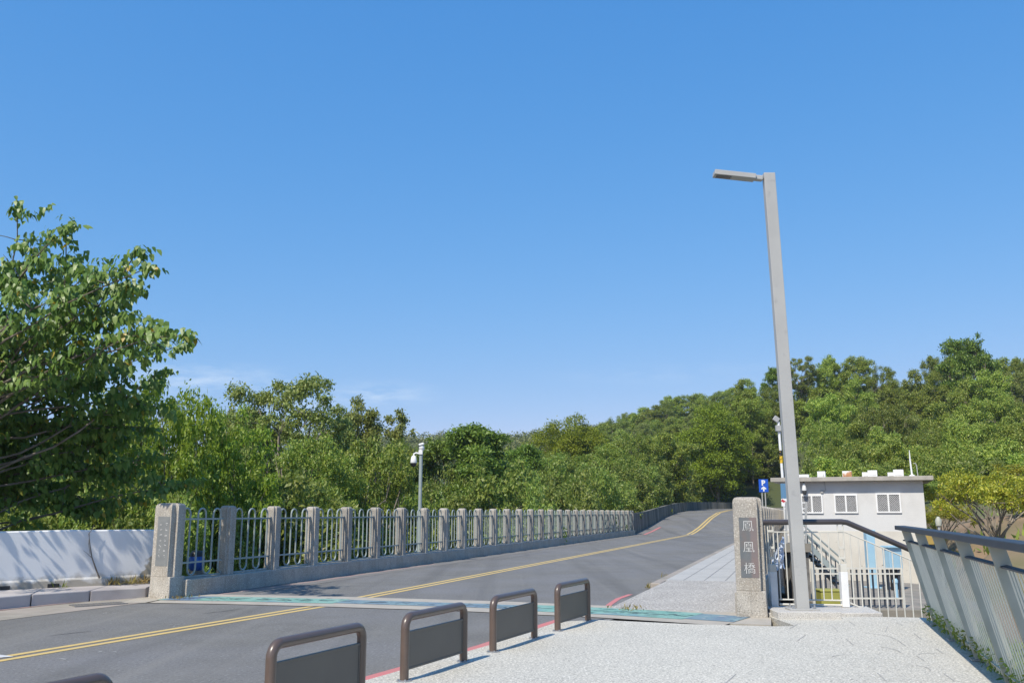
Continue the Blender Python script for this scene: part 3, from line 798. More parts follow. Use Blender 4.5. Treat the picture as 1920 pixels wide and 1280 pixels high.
for i, ((x, y), lb) in enumerate(bar_specs):
    o = b0 if i == 0 else dup(b0, (0, 0, 0))
    o.location = (x, y, .02); o.rotation_euler = (0, 0, b_rot); o['label'] = lb

# ------------------------------------------------------------------ lamp pole
def lamp_pole():
    base = Vector((4.50, 14.42, .12))
    top = Dp(1441, 326, 14.42)
    e = empty('street_lamp', base, 0, 'tall square grey lamp pole with one flat arm, standing beside the engraved pillar', 'street lamp')
    tp = top - base
    w0, w1 = .098, .094
    s = MB()
    ring = lambda c, w: [(c[0] - w, c[1] - .065, c[2]), (c[0] + w, c[1] - .065, c[2]), (c[0] + w, c[1] + .065, c[2]), (c[0] - w, c[1] + .065, c[2])]
    s.add(ring((0, 0, .02), w0) + ring(tp, w1), [(3, 2, 1, 0), (4, 5, 6, 7), (0, 1, 5, 4), (1, 2, 6, 5), (2, 3, 7, 6), (3, 0, 4, 7)])
    s.build('pole', M['galv'], e, bevel=.006)
    MB().box((0, 0, .012), (.46, .30, .024)).build('base_plate', M['galv'], e, bevel=.004)
    bt = MB()
    for x in (-.16, .16):
        for y in (-.1, .1): bt.lathe([(.026, .024), (.026, .05), (.012, .052), (.012, .085)], (x, y, 0), 6)
    bt.each('bolt', M['steel'], e)
    a = Dp(1428, 335, 14.42) - base; b = Dp(1338.5, 325.5, 14.42) - base
    dr = (b - a).normalized(); up = dr.cross(Vector((0, -1, 0))); up = Vector((-dr.z, 0, dr.x)); up = up if up.z > 0 else -up
    kn = a + dr * .12
    MB().box(a + dr * .055 + up * -.0, (.14, .11, .085), dr, (0, 1, 0), up).build('knuckle', M['galv'], e, bevel=.015)
    hd = MB().box(kn.lerp(b, .5), ((b - kn).length, .20, .085), dr, (0, 1, 0), up).build('lamp_head', M['galv'], e, bevel=.006)
    MB().box(kn.lerp(b, .76) - up * .0435, ((b - kn).length * .36, .14, .006), dr, (0, 1, 0), up).build('lens', M['lampdark'], hd)
    return e
lamp_pole()
tag(MB().prism([(4.02, 14.06), (4.98, 14.06), (4.98, 14.78), (4.02, 14.78)], -.3, .12).build('granite_block', M['granite'], bevel=.01), 'rough pale granite block under the foot of the lamp pole', 'block')

# ------------------------------------------------------------------ leaning railing on the right
def lean_railing():
    d = Vector((.3172, 1, 0)).normalized(); nrm = Vector((d.y, -d.x, 0))       # nrm: outward (right)
    o = Vector((6.27, 14.0, .02))
    e = empty('walkway_railing', o, 0, 'leaning walkway railing with flat slate handrail and cream slats, at the right edge', 'railing')
    lean = Vector((-.30 * nrm.x / nrm.length, -.30 * nrm.y, 0))
    def P(s, u, out=0.0):   # s metres back along the rail, u 0 foot .. 1 top
        return -d * s + Vector((0, 0, 1.35 * u)) + nrm * (-.31 * u + out)
    lv = (P(0, 1) - P(0, 0)).normalized()
    n2 = d.cross(lv).normalized()
    L = 13.5
    MB().box((P(-.02, 1) + P(L, 1)) / 2, (.15, L, .062), nrm, d, Vector((0, 0, 1))).build('handrail', M['slate'], e, bevel=.008)
    MB().bar(P(.1, .865), P(L, .865), .05, .014, lv).build('upper_rail', M['slate'], e)
    MB().bar(P(.1, .10), P(L, .10), .04, .014, lv).build('bottom_rail', M['greygreen'], e)
    s0, pit = .75, 1.62
    post = slat = None
    for k in range(8):
        s = s0 + k * pit
        if post is None:
            m_ = MB()
            a, b = P(0, .0), P(0, .985)
            # flat plate, wide across the rail and thin along it, with a forked foot
            wv = n2 if n2.dot(nrm) > 0 else -n2
            for off in (-.022, .022):
                q = d * off
                m_.add([a + q - wv * .03 - d * .006, a + q + wv * .10 - d * .006, b + q + wv * .055 - d * .006, b + q - wv * .055 - d * .006,
                        a + q - wv * .03 + d * .006, a + q + wv * .10 + d * .006, b + q + wv * .055 + d * .006, b + q - wv * .055 + d * .006],
                       [(0, 1, 2, 3), (7, 6, 5, 4), (0, 4, 5, 1), (1, 5, 6, 2), (2, 6, 7, 3), (3, 7, 4, 0)])
            post = m_.build('post', M['greygreen'], e); p_ = post
            ft = MB().box(P(0, 0, .05) + Vector((0, 0, .012)), (.26, .16, .016), nrm, d).build('foot_plate', M['steel'], post)
        else:
            p_ = post.copy(); link(p_, e)
            for c in post.children:
                q = c.copy(); link(q, p_)
        p_.location = -d * s
        if slat is None:
            m_ = MB()
            ns = 12
            for i in range(ns):
                ss = .075 + (pit - .15) * (i + .5) / ns
                m_.bar(P(ss, .055), P(ss, .858), .020, .010, n2)
            slat = m_.build('slat_panel', M['cream'], e); p_ = slat
        else:
            p_ = slat.copy(); link(p_, e)
        p_.location = -d * s
    return e
lean_railing()

# ------------------------------------------------------------------ stair head railing (dark handrail, ivory bars)
def stair_rail():
    Y = 15.3
    e = empty('stair_railing', Dp(1452, 1137, Y), 0, 'ivory stair railing with dark brown handrail sloping down behind the lamp pole', 'railing')
    o = e.location
    W = lambda px, py: Dp(px, py, Y) - o
    hr = [W(1424, 979), W(1500, 978), W(1578, 977.5), W(1588, 979), W(1640, 1001), W(1718, 1035)]
    MB().tube(hr, .046, 12).build('handrail', M['darkrail'], e, smooth=True)
    p0 = None
    for px in (1452, 1585):
        c = W(px, 1137); c.z = 0
        m_ = MB().box((c.x, 0, .28), (.115, .115, .56)); q = m_.build('base_post', M['white'], e, bevel=.006)
        MB().box((c.x, 0, .62), (.108, .108, .12)).build('collar', M['ivory'], q, bevel=.004)
        up = MB()
        for dx in (-.045, .045): up.tube([(c.x + dx, 0, .66), (c.x + dx, 0, W(px, 979).z)], .011, 6)
        for z in (.78, .95, 1.22): up.box((c.x, 0, z), (.10, .03, .035))
        up.each('upright', M['ivory'], q)
    sub = MB()
    sub.tube([W(1440, 997), W(1585, 997), W(1716, 1053)], .012, 6)
    sub.tube([W(1462, 1123), W(1582, 1125)], .014, 6)
    sub.tube([W(1462, 1132), W(1582, 1134)], .018, 6)
    sub.tube([W(1588, 1127), W(1760, 1203)], .014, 6)
    sub.each('rail', M['ivory'], e)
    ba = MB()
    for px in (1467, 1481, 1516, 1532, 1548, 1563): 
        x = W(px - 4, 1100).x; ba.tube([(x, 0, W(px, 997).z), (x, 0, W(px, 1124).z)], .0105, 6)
    for i in range(10):
        px = 1597 + i * 15.5
        x = W(px, 1060).x; zt = W(px, 997 + (px - 1585) * .4275).z; zb = W(px, 1127 + (px - 1588) * .44).z
        ba.tube([(x, 0, zt), (x, 0, zb)], .0105, 6)
    ba.each('baluster', M['ivory'], e)
    return e
stair_rail()
def tape():
    mb = MB(); 
    r2 = random.Random(5)
    for k in range(7):
        pts = []
        px, py = 1471 - r2.uniform(0, 5), 1003 + r2.uniform(0, 8)
        for i in range(9):
            pts.append(Dp(px, py, 15.55 + r2.uniform(-.08, .08)))
            px += r2.uniform(-4.6, 2.0); py += r2.uniform(3, 10)
        L = [p + Vector((-.014, 0, .008)) for p in pts]; Q = [p + Vector((.014, r2.uniform(-.01, .01), -.008)) for p in pts]
        mb.strip(L, Q)
        mb.strip([p + Vector((0, .004, 0)) for p in Q], [p + Vector((0, .004, 0)) for p in L])
    o = mb.build('plastic_tape', mat('tape_white', (.7, .74, .8), (.42, .50, .66), 9, .4), fix=False)
    tag(o, 'tangle of white and blue plastic tape hanging beside the lamp pole', 'tape')
tape()

# ------------------------------------------------------------------ service building
FA = Vector((10.72, 36.0, 0)); fdir = Vector((.927, -.375, 0)).normalized(); bdir = Vector((-fdir.y, fdir.x, 0))
FL = 5.10
def building():
    e = empty('pump_house', FA + Vector((0, 0, -2.6)), math.atan2(fdir.y, fdir.x), 'small flat roofed grey building with three latticed windows, right of the lamp pole', 'building')
    z0 = 2.6
    dep = 4.2
    up = MB(); up.box((FL / 2, dep / 2, z0 + .9 + .96), (FL, dep, 1.92)); up.build('wall', M['plaster'], e)
    lo = MB().box((FL / 2, dep / 2, z0 + (.9 - 1.35) / 2), (FL + .02, dep + .02, 2.25)); lo.build('lower_wall', M['conc'], e)
    MB().box((FL / 2, dep / 2, (z0 - 1.35) / 2 - .3), (FL + .3, dep + .3, z0 - 1.35 + .6)).build('stone_plinth', M['rock'], e, bevel=.03)
    MB().box((FL / 2 - .02, dep / 2, z0 + 2.86), (FL + .75, dep + .8, .16)).build('roof_slab', M['slab'], e, bevel=.01)
    for xa, xb, ya, yb in ((1503, 1542, 927, 962), (1565.5, 1607, 926, 961.5), (1644, 1688, 924, 961)):
        pa, pb = onplane(xa, yb, FA, FA + fdir), onplane(xb, ya, FA, FA + fdir)
        x0 = (Vector((pa.x, pa.y, 0)) - FA).dot(fdir); x1 = (Vector((pb.x, pb.y, 0)) - FA).dot(fdir)
        zb, zt = pa.z + z0, pb.z + z0
        f = MB(); fw_ = .055
        f.box(((x0 + x1) / 2, -.02, zb + fw_ / 2), (x1 - x0, .07, fw_)); f.box(((x0 + x1) / 2, -.02, zt - fw_ / 2), (x1 - x0, .07, fw_))
        for x in (x0 + fw_ / 2, x1 - fw_ / 2): f.box((x, -.02, (zb + zt) / 2), (fw_, .07, zt - zb - 2 * fw_))
        f.box(((x0 + x1) / 2, -.02, (zb + zt) / 2), (fw_ * 1.1, .068, zt - zb - 2 * fw_))
        wo_ = f.build('window', M['white'], e)
        MB().box(((x0 + x1) / 2, .0, (zb + zt) / 2), (x1 - x0 - .02, .012, zt - zb - .02)).build('pane', M['glassdark'], wo_)
        g = MB(); st = .075; w, h = x1 - x0 - 2 * fw_, zt - zb - 2 * fw_
        for c in np.arange(-h, w, st):
            a0 = max(c, 0); b0_ = min(c + h, w)
            if b0_ - a0 > .02:
                g.bar((x0 + fw_ + a0, -.022, zb + fw_ + a0 - c), (x0 + fw_ + b0_, -.022, zb + fw_ + b0_ - c), .009, .009)
                g.bar((x1 - fw_ - a0, -.030, zb + fw_ + a0 - c), (x1 - fw_ - b0_, -.030, zb + fw_ + b0_ - c), .009, .009)
        g.build('lattice', M['white'], wo_)
    return e
building()
def fac(px, py, out=0.0):
    p = onplane(px, py, FA, FA + fdir); return p - bdir * out
def roof_at(px, z=2.945, back=.5):
    p = onplane(px, 890, FA - bdir * .1, FA - bdir * .1 + fdir); q = p + bdir * back; q.z = z; return q
blk = None
for i, (px, w, h, m_, lb) in enumerate([(1487, .34, .20, 'white', 'white concrete block on roof edge right beside the lamp pole'), (1506, .40, .12, 'white', 'low flat white block with a dark slot on the roof edge'),
                                        (1539, .30, .24, 'white', 'lone tall white block on the roof above the first window'), (1588, .34, .23, 'rust', 'white block with rust stain on the roof edge'),
                                        (1624, .30, .18, 'white', 'small white block just left of a taller one on the roof'), (1636, .34, .24, 'white', 'tall white block over the gap between the second and third windows'),
                                        (1672, .28, .16, 'white', 'small white block at right end of the roof, partly behind another'), (1685, .36, .25, 'white', 'tall white block above the third window')]):
    q = roof_at(px, 2.945, .25 + (0.25 if w < .31 else 0))
    b = MB().box((0, 0, h / 2), (w, .3, h)); b.box((0, -.155, h * .35), (w * .7, .014, h * .3))
    o = b.build('roof_block', M[m_], bevel=.012); o.location = q; o.rotation_euler = (0, 0, math.atan2(fdir.y, fdir.x))
    tag(o, lb, 'block', 'blocks standing on the building roof')
# aerial on the roof
q = roof_at(1711, 2.945, .5)
e = empty('roof_mast', q, 0, 'thin white mast with hooped pipe on the right corner of the roof', 'mast')
MB().tube([(0, 0, 0), (-.03, 0, .62), (-.03, 0, 1.0)], [.035, .03, .012], 8).build('mast', M['white'], e, smooth=True)
MB().tube([(.22, 0, 0), (.20, 0, .42), (.16, 0, .50), (.10, 0, .50)], .018, 8).build('vent_pipe', M['galv'], e, smooth=True)
MB().lathe([(.12, 0), (.1, .05), (.05, .07)], (0, 0, 0), 10).build('mast_foot', M['white'], e)
# wall lamp and conduit
q = fac(1508, 905)
e = empty('wall_lamp', q, math.atan2(fdir.y, fdir.x), 'white wall lamp over the first window of the grey building', 'lamp')
MB().tube([(0, 0, 0), (-.02, -.12, .05), (0, -.22, -.02)], .014, 6).build('bracket', M['black'], e)
MB().lathe([(.035, -.02), (.06, -.10), (.095, -.26), (.085, -.30)], (0, -.22, 0), 12).build('lamp_shade', M['white'], e, smooth=True)
MB().lathe([(.08, -.30), (.085, -.40), (.05, -.46)], (0, -.22, 0), 12).build('bulb_cage', M['glassdark'], e, smooth=True)
q = fac(1541, 921, .03)
e = empty('junction_box', q, math.atan2(fdir.y, fdir.x), 'grey junction box with a thin conduit up to the roof, between first and second windows', 'junction box')
MB().box((0, 0, 0), (.10, .06, .12)).build('box', M['galv'], e, bevel=.005)
MB().tube([(.05, 0, .02), (.12, 0, .02), (.145, 0, .06), (.12, 0, .3), (.10, -.03, .68)], .01, 6).build('conduit', M['galv'], e)

# lower yard: platform, railing, stairs, bin, blue pipes
struct(MB().prism([(8.3, 23.6), (12.2, 23.6), (14.6, 31.6), (11.6, 34.2), (8.3, 30)], -4.0, -.82), 'service_platform', M['browncon'], bevel=.02)
def plat_rail():
    A = Dp(1526, 1122, 24.0); B = Dp(1694, 1122, 24.0); zf = -.82
    e = empty('platform_railing', (A.x, 24.0, zf), 0, 'low white railing with dark bars on the platform in front of the grey building', 'railing')
    W = B.x - A.x
    r = MB()
    for py in (1065, 1075, 1121): r.bar((0, 0, Dp(1600, py, 24).z - zf), (W, 0, Dp(1600, py, 24).z - zf), .04, .04)
    r.each('rail', M['ivory'], e)
    b = MB()
    zt = Dp(1600, 1065, 24).z - zf
    for i in range(17): b.box((W * (i + .5) / 17, 0.02, (zt + .0) / 2), (.04, .035, zt - .06))
    b.each('baluster', M['slate'], e)
    pz = MB()
    for x in (0, W): pz.box((x, 0, zt / 2), (.06, .06, zt))
    pz.each('end_post', M['ivory'], e)
plat_rail()
def yard_stair():
    e = empty('yard_stair', (7.75, 26, -.82), 0, 'steel yard stair with double sloping handrails running down from the bridge', 'stair')
    zf = .82
    W = lambda px, py, Y=26: Dp(px, py, Y) - e.location
    a, b = W(1514, 1018), W(1590, 1100)
    st = MB(); k = 8
    for i in range(k):
        p = a.lerp(b, (i + .5) / k); st.box((p.x, .45, p.z), (.26, .86, .04))
    st.each('tread', M['browncon'], e)
    MB().box((W(1495, 1018).x, .45, W(1495, 1018).z - .12), (.75, .95, .24)).build('landing', M['browncon'], e)
    MB().box((W(1497, 1018).x + .05, .5, (W(1495, 1018).z - .24) / 2 - .2), (.5, .8, W(1495, 1018).z - .24 + .4)).build('landing_pier', M['rock'], e)
    sgs = MB()
    for y in (0, .9): sgs.bar(a + Vector((0, y, 0)), b + Vector((0, y, 0)), .04, .14)
    sgs.each('stringer', M['fence_metal'], e)
    h = MB()
    for y in (0, .9):
        for (p, q) in (((1507, 984), (1586, 1054)), ((1509, 998), (1588, 1068))):
            h.tube([W(*p) + Vector((0, y, 0)), W(*q) + Vector((0, y, 0))], .024, 8)
    h.each('handrail', M['fence_metal'], e, smooth=True)
    ba = MB()
    for i in range(9):
        u = (i + .5) / 9; p0 = W(1509, 998).lerp(W(1588, 1068), u); p1 = a.lerp(b, u)
        ba.tube([p0, (p0.x, 0, p0.z - .60)], .017, 6)
    ba.each('baluster', M['slate'], e)
    up = MB()
    for px in (1474, 1511): up.bar(W(px, 940), W(px, 1018), .05, .05)
    up.each('landing_post', M['galv'], e)
    lr = MB()
    for py in (942, 953, 992, 1002): lr.bar(W(1470, py), W(1513, py), .03, .03)
    lr.each('landing_rail', M['white'], e)
yard_stair()
q = Dp(1560, 1122, 23.0)
e = empty('waste_bin', (q.x, 23.2, -1.25), 0, 'olive yellow waste bin on legs behind the ivory railing, beside the yard stair', 'bin')
MB().box((0, 0, .72), (.54, .45, .42)).build('upper_body', M['olive'], e, bevel=.03)
MB().box((0, 0, .94), (.57, .48, .05)).build('lid', M['olive'], e, bevel=.015)
MB().box((0, .04, .22), (.46, .36, .34)).build('lower_body', M['olive'], e, bevel=.03)
struct(MB().prism([(7.2, 17.5), (8.9, 17.5), (8.9, 23.55), (7.2, 23.55)], -4.0, -1.3), 'lower_yard', M['browncon'])
# pale blue pipe, cabinet and stub in front of the facade
pf = lambda px, Y: Dp(px, 1000, Y).x
for (px, y0, y1, w, Y, nm, lb) in ((1637, 995, 1108, .27, 30.2, 'blue_column', 'tall pale blue square pipe standing against the pale lower wall of the building'),):
    a, b = Dp(px, y1, Y), Dp(px - 3, y0, Y)
    e = empty(nm, (a.x, Y, -.82), 0, lb, 'pipe')
    MB().box((0, 0, (b.z + .82) / 2), (w, w, b.z + .82)).build('shaft', M['blue'], e, bevel=.015)
    MB().box((0, 0, .02), (w + .16, w + .16, .04)).build('flange', M['blue'], e, bevel=.005)
    MB().box((0, 0, b.z + .84), (w + .05, w + .05, .04)).build('cap', M['blue'], e, bevel=.01)
Y = 29.5; a, b = Dp(1675, 1066, Y), Dp(1675, 1026, Y)
e = empty('blue_cabinet', (a.x, Y, -.82), .25, 'pale blue metal cabinet raised on dark legs, right of the tall blue pipe', 'cabinet')
MB().box((0, 0, (a.z + b.z) / 2 + .82), (.46, .34, b.z - a.z)).build('body', M['blue'], e, bevel=.01)
MB().box((0, -.02, b.z + .82 + .03), (.58, .46, .06)).build('lid', M['blue'], e, bevel=.01)
lg = MB()
for x in (-.17, .17):
    for y in (-.12, .12): lg.box((x, y, (a.z + .82) / 2), (.07, .07, a.z + .82))
lg.each('leg', M['black'], e)
Y = 26.5; a, b = Dp(1681, 1122, Y), Dp(1681, 1084, Y)
e = empty('blue_standpipe', (a.x, Y, -.82), 0, 'short pale blue standpipe on the platform, in front of the blue cabinet', 'pipe')
MB().tube([(0, 0, 0), (0, 0, b.z + .82 - .1)], .06, 12).build('pipe', M['blue'], e, smooth=True)
MB().lathe([(.075, b.z + .7), (.075, b.z + .78), (.05, b.z + .82)], (0, 0, 0), 12).build('cap', M['blue'], e, smooth=True)
MB().lathe([(.11, 0), (.11, .03)], (0, 0, 0), 12).build('flange', M['blue'], e)

# ------------------------------------------------------------------ signs, cameras, posts
def p_sign():
    b = Dp(1433, 940, 70); z = .15
    e = empty('parking_sign', (b.x, 70, z), 0, 'blue parking sign with white P and up arrow, above the engraved pillar', 'sign')
    ps = MB()
    for x in (-.12, .12): ps.tube([(x, .05, 0), (x, .05, Dp(1433, 899, 70).z - z)], .05, 8)
    ps.each('post', M['galv'], e)
    zt, zb = Dp(1432, 898, 70).z - z, Dp(1432, 922, 70).z - z
    pl = MB().box((0, -.02, (zt + zb) / 2), (.72, .025, zt - zb)).build('plate', M['signblue'], e, bevel=.004)
    text_obj('P', .55, M['signwhite'], pl, (-.02, -.05, zt - .30), (math.pi / 2, 0, 0), 'letter', .008, .022)
    ar = MB(); c = zb
    ar.add([(-.06, -.037, c + .06), (.06, -.037, c + .06), (.06, -.037, c + .24), (.19, -.037, c + .20), (.19, -.037, c + .29), (0, -.037, c + .44), (-.19, -.037, c + .29), (-.19, -.037, c + .20), (-.06, -.037, c + .24)],
           [(0, 1, 2, 8), (2, 3, 4, 5), (8, 2, 5), (8, 5, 6, 7)])
    ar.build('arrow', M['signwhite'], pl, fix=False)
p_sign()
def cctv():
    c = BP(0, 0); Y = 29.4
    b = Dp(787, 953, Y); base_z = .0
    e = empty('camera_pole', (b.x, Y, -.6), 0, 'slim grey pole with a white dome security camera, behind the looped railing', 'camera pole')
    zt = Dp(787, 842, Y).z + .6
    MB().tube([(0, 0, 0), (.01, 0, zt)], .058, 12).build('pole', M['fence_metal'], e, smooth=True)
    arm = MB().tube([(0, 0, zt - .14), (-.16, -.02, zt - .12), (-.22, -.02, zt - .15), (-.225, -.02, zt - .24)], .028, 10).build('arm', M['white'], e, smooth=True)
    cm = MB().lathe([(.03, .0), (.07, -.03), (.10, -.15), (.108, -.23), (.10, -.245)], (-.225, -.02, zt - .20), 18).build('camera_housing', M['white'], e, smooth=True)
    MB().lathe([(.098, -.245), (.09, -.31), (.06, -.36), (.02, -.375)], (-.225, -.02, zt - .20), 18).build('dome', M['black'], cm, smooth=True)
    t2 = MB(); t2.lathe([(.05, -.05), (.085, .0), (.09, .07), (.05, .12)], (.03, -.02, zt), 14)
    t2.build('second_camera', M['white'], e, smooth=True)
    MB().box((.02, -.03, zt + .16), (.17, .19, .07), (.96, 0, .28), (0, 1, 0), (-.28, 0, .96)).build('sun_shield', M['white'], e, bevel=.02)
    MB().box((.0, -.02, zt - .10), (.13, .13, .14)).build('bracket', M['white'], e, bevel=.01)
cctv()
def flood():
    Y = 46.0; b = Dp(1470, 900, Y)
    e = empty('floodlight_post', (b.x, Y, .15), 0, 'slim white post with a floodlight and small box, half hidden by the lamp pole', 'light post')
    zt = Dp(1458, 790, Y).z - .15
    MB().tube([(0, 0, 0), (-.12, 0, zt)], .07, 10).build('post', M['white'], e, smooth=True)
    MB().box((-.17, -.06, zt - .35), (.25, .2, .30)).build('control_box', M['galv'], e, bevel=.01)
    MB().box((-.24, -.06, zt + .12), (.30, .12, .26), (.8, 0, -.6), (0, 1, 0), (.6, 0, .8)).build('floodlight', M['galv'], e, bevel=.02)
    st = MB(); 
    for i, py in enumerate((847, 853, 859, 865)):
        z = Dp(1464, py, Y).z - .15; x = -.12 * z / zt
        st.tube([(x, 0, z - .08), (x, 0, z + .08)], .076, 10)
    st.build('hazard_band', mat('hazard', (.7, .45, .02), (.02, .02, .02), 5, .5, lo=.49, hi=.51), e)
flood()
Y = 34.6; a, b = Dp(1466, 948, Y), Dp(1480, 906, Y)
e = empty('hazard_board', (a.x, Y, a.z - .9), 0, 'blue board with red and white striped foot at the building corner', 'sign')
h0, h1 = .9, b.z - a.z + .9
MB().box((.14, 0, (h0 + .28 + h1) / 2), (.3, .02, h1 - h0 - .28)).build('board', mat('board_blue', (.10, .22, .36), None), e)
st = MB(); 
MB().box((.14, 0, h0 + .13), (.3, .021, .28)).build('stripe_panel', M['signwhite'], e)
st.bar((.0, -.013, h0 + .22), (.28, -.013, h0 + .04), .004, .09, (0, 0, 1)); st.build('red_stripe', M['signred'], e)
MB().tube([(.14, .03, -.9), (.14, .03, h1)], .025, 8).build('post', M['galv'], e)
# blue drum behind the railing
q = Dp(368, 1064, 20.4)
e = empty('blue_drum', (q.x, 20.4, q.z - .05), 0, 'blue plastic bucket with a dark slotted top, behind the first railing bay', 'bucket')
MB().lathe([(.13, 0), (.165, .05), (.17, .27), (.155, .30)], (0, 0, 0), 18).build('body', M['bluebin'], e, smooth=True)
MB().lathe([(.165, .30), (.15, .37), (.10, .42)], (0, 0, 0), 18).build('top', M['black'], e, smooth=True)
MB().lathe([(.17, 0), (.17, -1.6)][::-1], (0, 0, 0), 12).build('stand', M['browncon'], e)
# garden lamp and ochre board on the slope right
Y = 27.0; q = Dp(1762, 1005, Y); zb = tz(q.x, Y)
e = empty('garden_lamp', (q.x, Y, zb - .1), 0, 'small pale garden lamp post below the yellow-leaved tree', 'lamp')
zt = Dp(1762, 968, Y).z - zb + .1
MB().tube([(0, 0, 0), (0, 0, zt - .28)], .035, 10).build('post', M['galv'], e, smooth=True)
MB().lathe([(.04, zt - .30), (.08, zt - .26), (.09, zt - .10), (.03, zt)], (0, 0, 0), 12).build('lantern', M['greygreen'], e, smooth=True)
Y = 24.0; q = Dp(1748, 1009, Y); zb = tz(q.x, Y)
e = empty('ochre_board', (q.x, Y, zb - .1), .2, 'weathered ochre notice board glimpsed through the leaning railing', 'board')
z1 = Dp(1748, 1020, Y).z - zb + .1; z2 = Dp(1748, 999, Y).z - zb + .1
MB().box((0, 0, (z1 + z2) / 2), (.42, .03, z2 - z1)).build('plate', M['ochre'], e, bevel=.004)
MB().bar((0, .03, 0), (0, .03, z2), .06, .04).build('post', M['bark'], e)

# ------------------------------------------------------------------ houses behind the trees
def house(px, ytop, ybot, Y, w, label, wall, roof):
    t, b = Dp(px, ytop, Y), Dp(px, ybot, Y)
    g = min(tz(t.x, Y), b.z) - .5
    e = empty('house', (t.x, Y, g), .1, label, 'house')
    zb = b.z - g
    MB().box((0, 3, zb / 2), (w, 6, zb)).build('wall', wall, e)
    r = MB(); h = t.z - b.z
    r.add([(-w / 2 - .4, -.5, zb), (w / 2 + .4, -.5, zb), (w / 2 + .4, 6.5, zb), (-w / 2 - .4, 6.5, zb), (-w / 2 - .4, 3, zb + h), (w / 2 + .4, 3, zb + h)], [(0, 1, 5, 4), (2, 3, 4, 5), (1, 2, 5), (3, 0, 4), (3, 2, 1, 0)])
    r.build('roof', roof, e)
    for x in (-w * .25, w * .25):
        f = MB().box((x, -.02, zb - 1.2), (1.2, .08, 1.0)).build('window', M['white'], e)
        MB().box((x, -.05, zb - 1.2), (1.0, .06, .8)).build('pane', M['glassdark'], f)
house(178, 876, 889, 55, 5.5, 'red tiled house glimpsed through the dark trees on the left', M['plaster'], M['roofred'])
house(930, 872, 895, 90, 5, 'pale house half hidden behind the layered green tree', mat('pinkish_wall', (.62, .54, .49), (.55, .48, .43), 3, .9), M['slab'])

# ------------------------------------------------------------------ trees
def leafmesh(name, P, N, D, L, W, m, fold=.15):
    """one folded leaf of two triangles per entry"""
    n = len(P)
    N = N / (np.linalg.norm(N, axis=1, keepdims=True) + 1e-9)
    D = D - N * (D * N).sum(1, keepdims=True); D = D / (np.linalg.norm(D, axis=1, keepdims=True) + 1e-9)
    S = np.cross(D, N)
    L = L[:, None]; W = W[:, None]
    V = np.empty((n, 4, 3))
    V[:, 0] = P; V[:, 1] = P + D * L * .45 + S * W * .5 + N * W * fold; V[:, 2] = P + D * L; V[:, 3] = P + D * L * .45 - S * W * .5 + N * W * fold
    me = bpy.data.meshes.new(name)
    me.vertices.add(4 * n); me.vertices.foreach_set('co', V.astype(np.float32).ravel())
    base = np.arange(n)[:, None] * 4
    idx = np.concatenate([base, base + 1, base + 2, base, base + 2, base + 3], 1).ravel()
    me.loops.add(6 * n); me.loops.foreach_set('vertex_index', idx.astype(np.int32))
    me.polygons.add(2 * n)
    me.polygons.foreach_set('loop_start', (np.arange(2 * n) * 3).astype(np.int32))
    me.update(calc_edges=True)
    me.materials.append(m)
    return me

def bentleaf(name, P, N, D, L, W, m):
    n = len(P)
    N = N / (np.linalg.norm(N, axis=1, keepdims=True) + 1e-9)
    D = D - N * (D * N).sum(1, keepdims=True); D = D / (np.linalg.norm(D, axis=1, keepdims=True) + 1e-9)
    S = np.cross(D, N); L = L[:, None]; W = W[:, None]
    V = np.empty((n, 7, 3)); dn = np.array([0, 0, -1.0])
    V[:, 0] = P
    V[:, 1] = P + D * L * .22 - S * W * .46 + N * W * .08; V[:, 2] = P + D * L * .30; V[:, 3] = P + D * L * .22 + S * W * .46 + N * W * .08
    V[:, 4] = P + D * L * .60 - S * W * .34 - N * L * .05 + dn * L * .04; V[:, 5] = P + D * L * .60 + S * W * .34 - N * L * .05 + dn * L * .04
    V[:, 6] = P + D * L * .98 - N * L * .16 + dn * L * .12
    T_ = np.array([[0, 2, 1], [0, 3, 2], [1, 2, 4], [2, 3, 5], [2, 6, 4], [2, 5, 6]])
    me = bpy.data.meshes.new(name)
    me.vertices.add(7 * n); me.vertices.foreach_set('co', V.astype(np.float32).ravel())
    idx = (np.arange(n)[:, None, None] * 7 + T_[None]).ravel()
    me.loops.add(len(idx)); me.loops.foreach_set('vertex_index', idx.astype(np.int32))
    me.polygons.add(6 * n); me.polygons.foreach_set('loop_start', (np.arange(6 * n) * 3).astype(np.int32))
    me.update(calc_edges=True); me.polygons.foreach_set('use_smooth', np.ones(6 * n, bool)); me.materials.append(m)
    return me

def crown_leaves(blobs, per, lsize, up=.7, out=.6, rnd=.8, droop=.2, flat=.75, shell=.55, seed=0, aspect=.5):
    """blobs: (cx,cy,cz,r); leaves sit mostly in the outer part of each blob"""
    g = np.random.default_rng(seed)
    Ps, Ns = [], []
    for (cx, cy, cz, r) in blobs:
        k = max(12, int(per * r * r))
        u = g.normal(size=(k, 3)); u /= np.linalg.norm(u, axis=1, keepdims=True)
        low = u[:, 2] < -.2
        u[low & (g.random(k) < .5), 2] *= -1
        rad = r * (shell + (1 - shell) * g.random(k) ** .6) * (1 + .18 * g.normal(size=k))
        p = u * rad[:, None]; p[:, 2] *= flat
        Ps.append(p + (cx, cy, cz))
        Ns.append(u * out + np.array([0, 0, up]) + g.normal(size=(k, 3)) * rnd)
    P = np.concatenate(Ps); N = np.concatenate(Ns); n = len(P)
    D = g.normal(size=(n, 3)); D[:, 2] -= droop * 2
    L = lsize * (.7 + .6 * g.random(n)); W = L * aspect * (.8 + .4 * g.random(n))
    return P, N, D, L, W

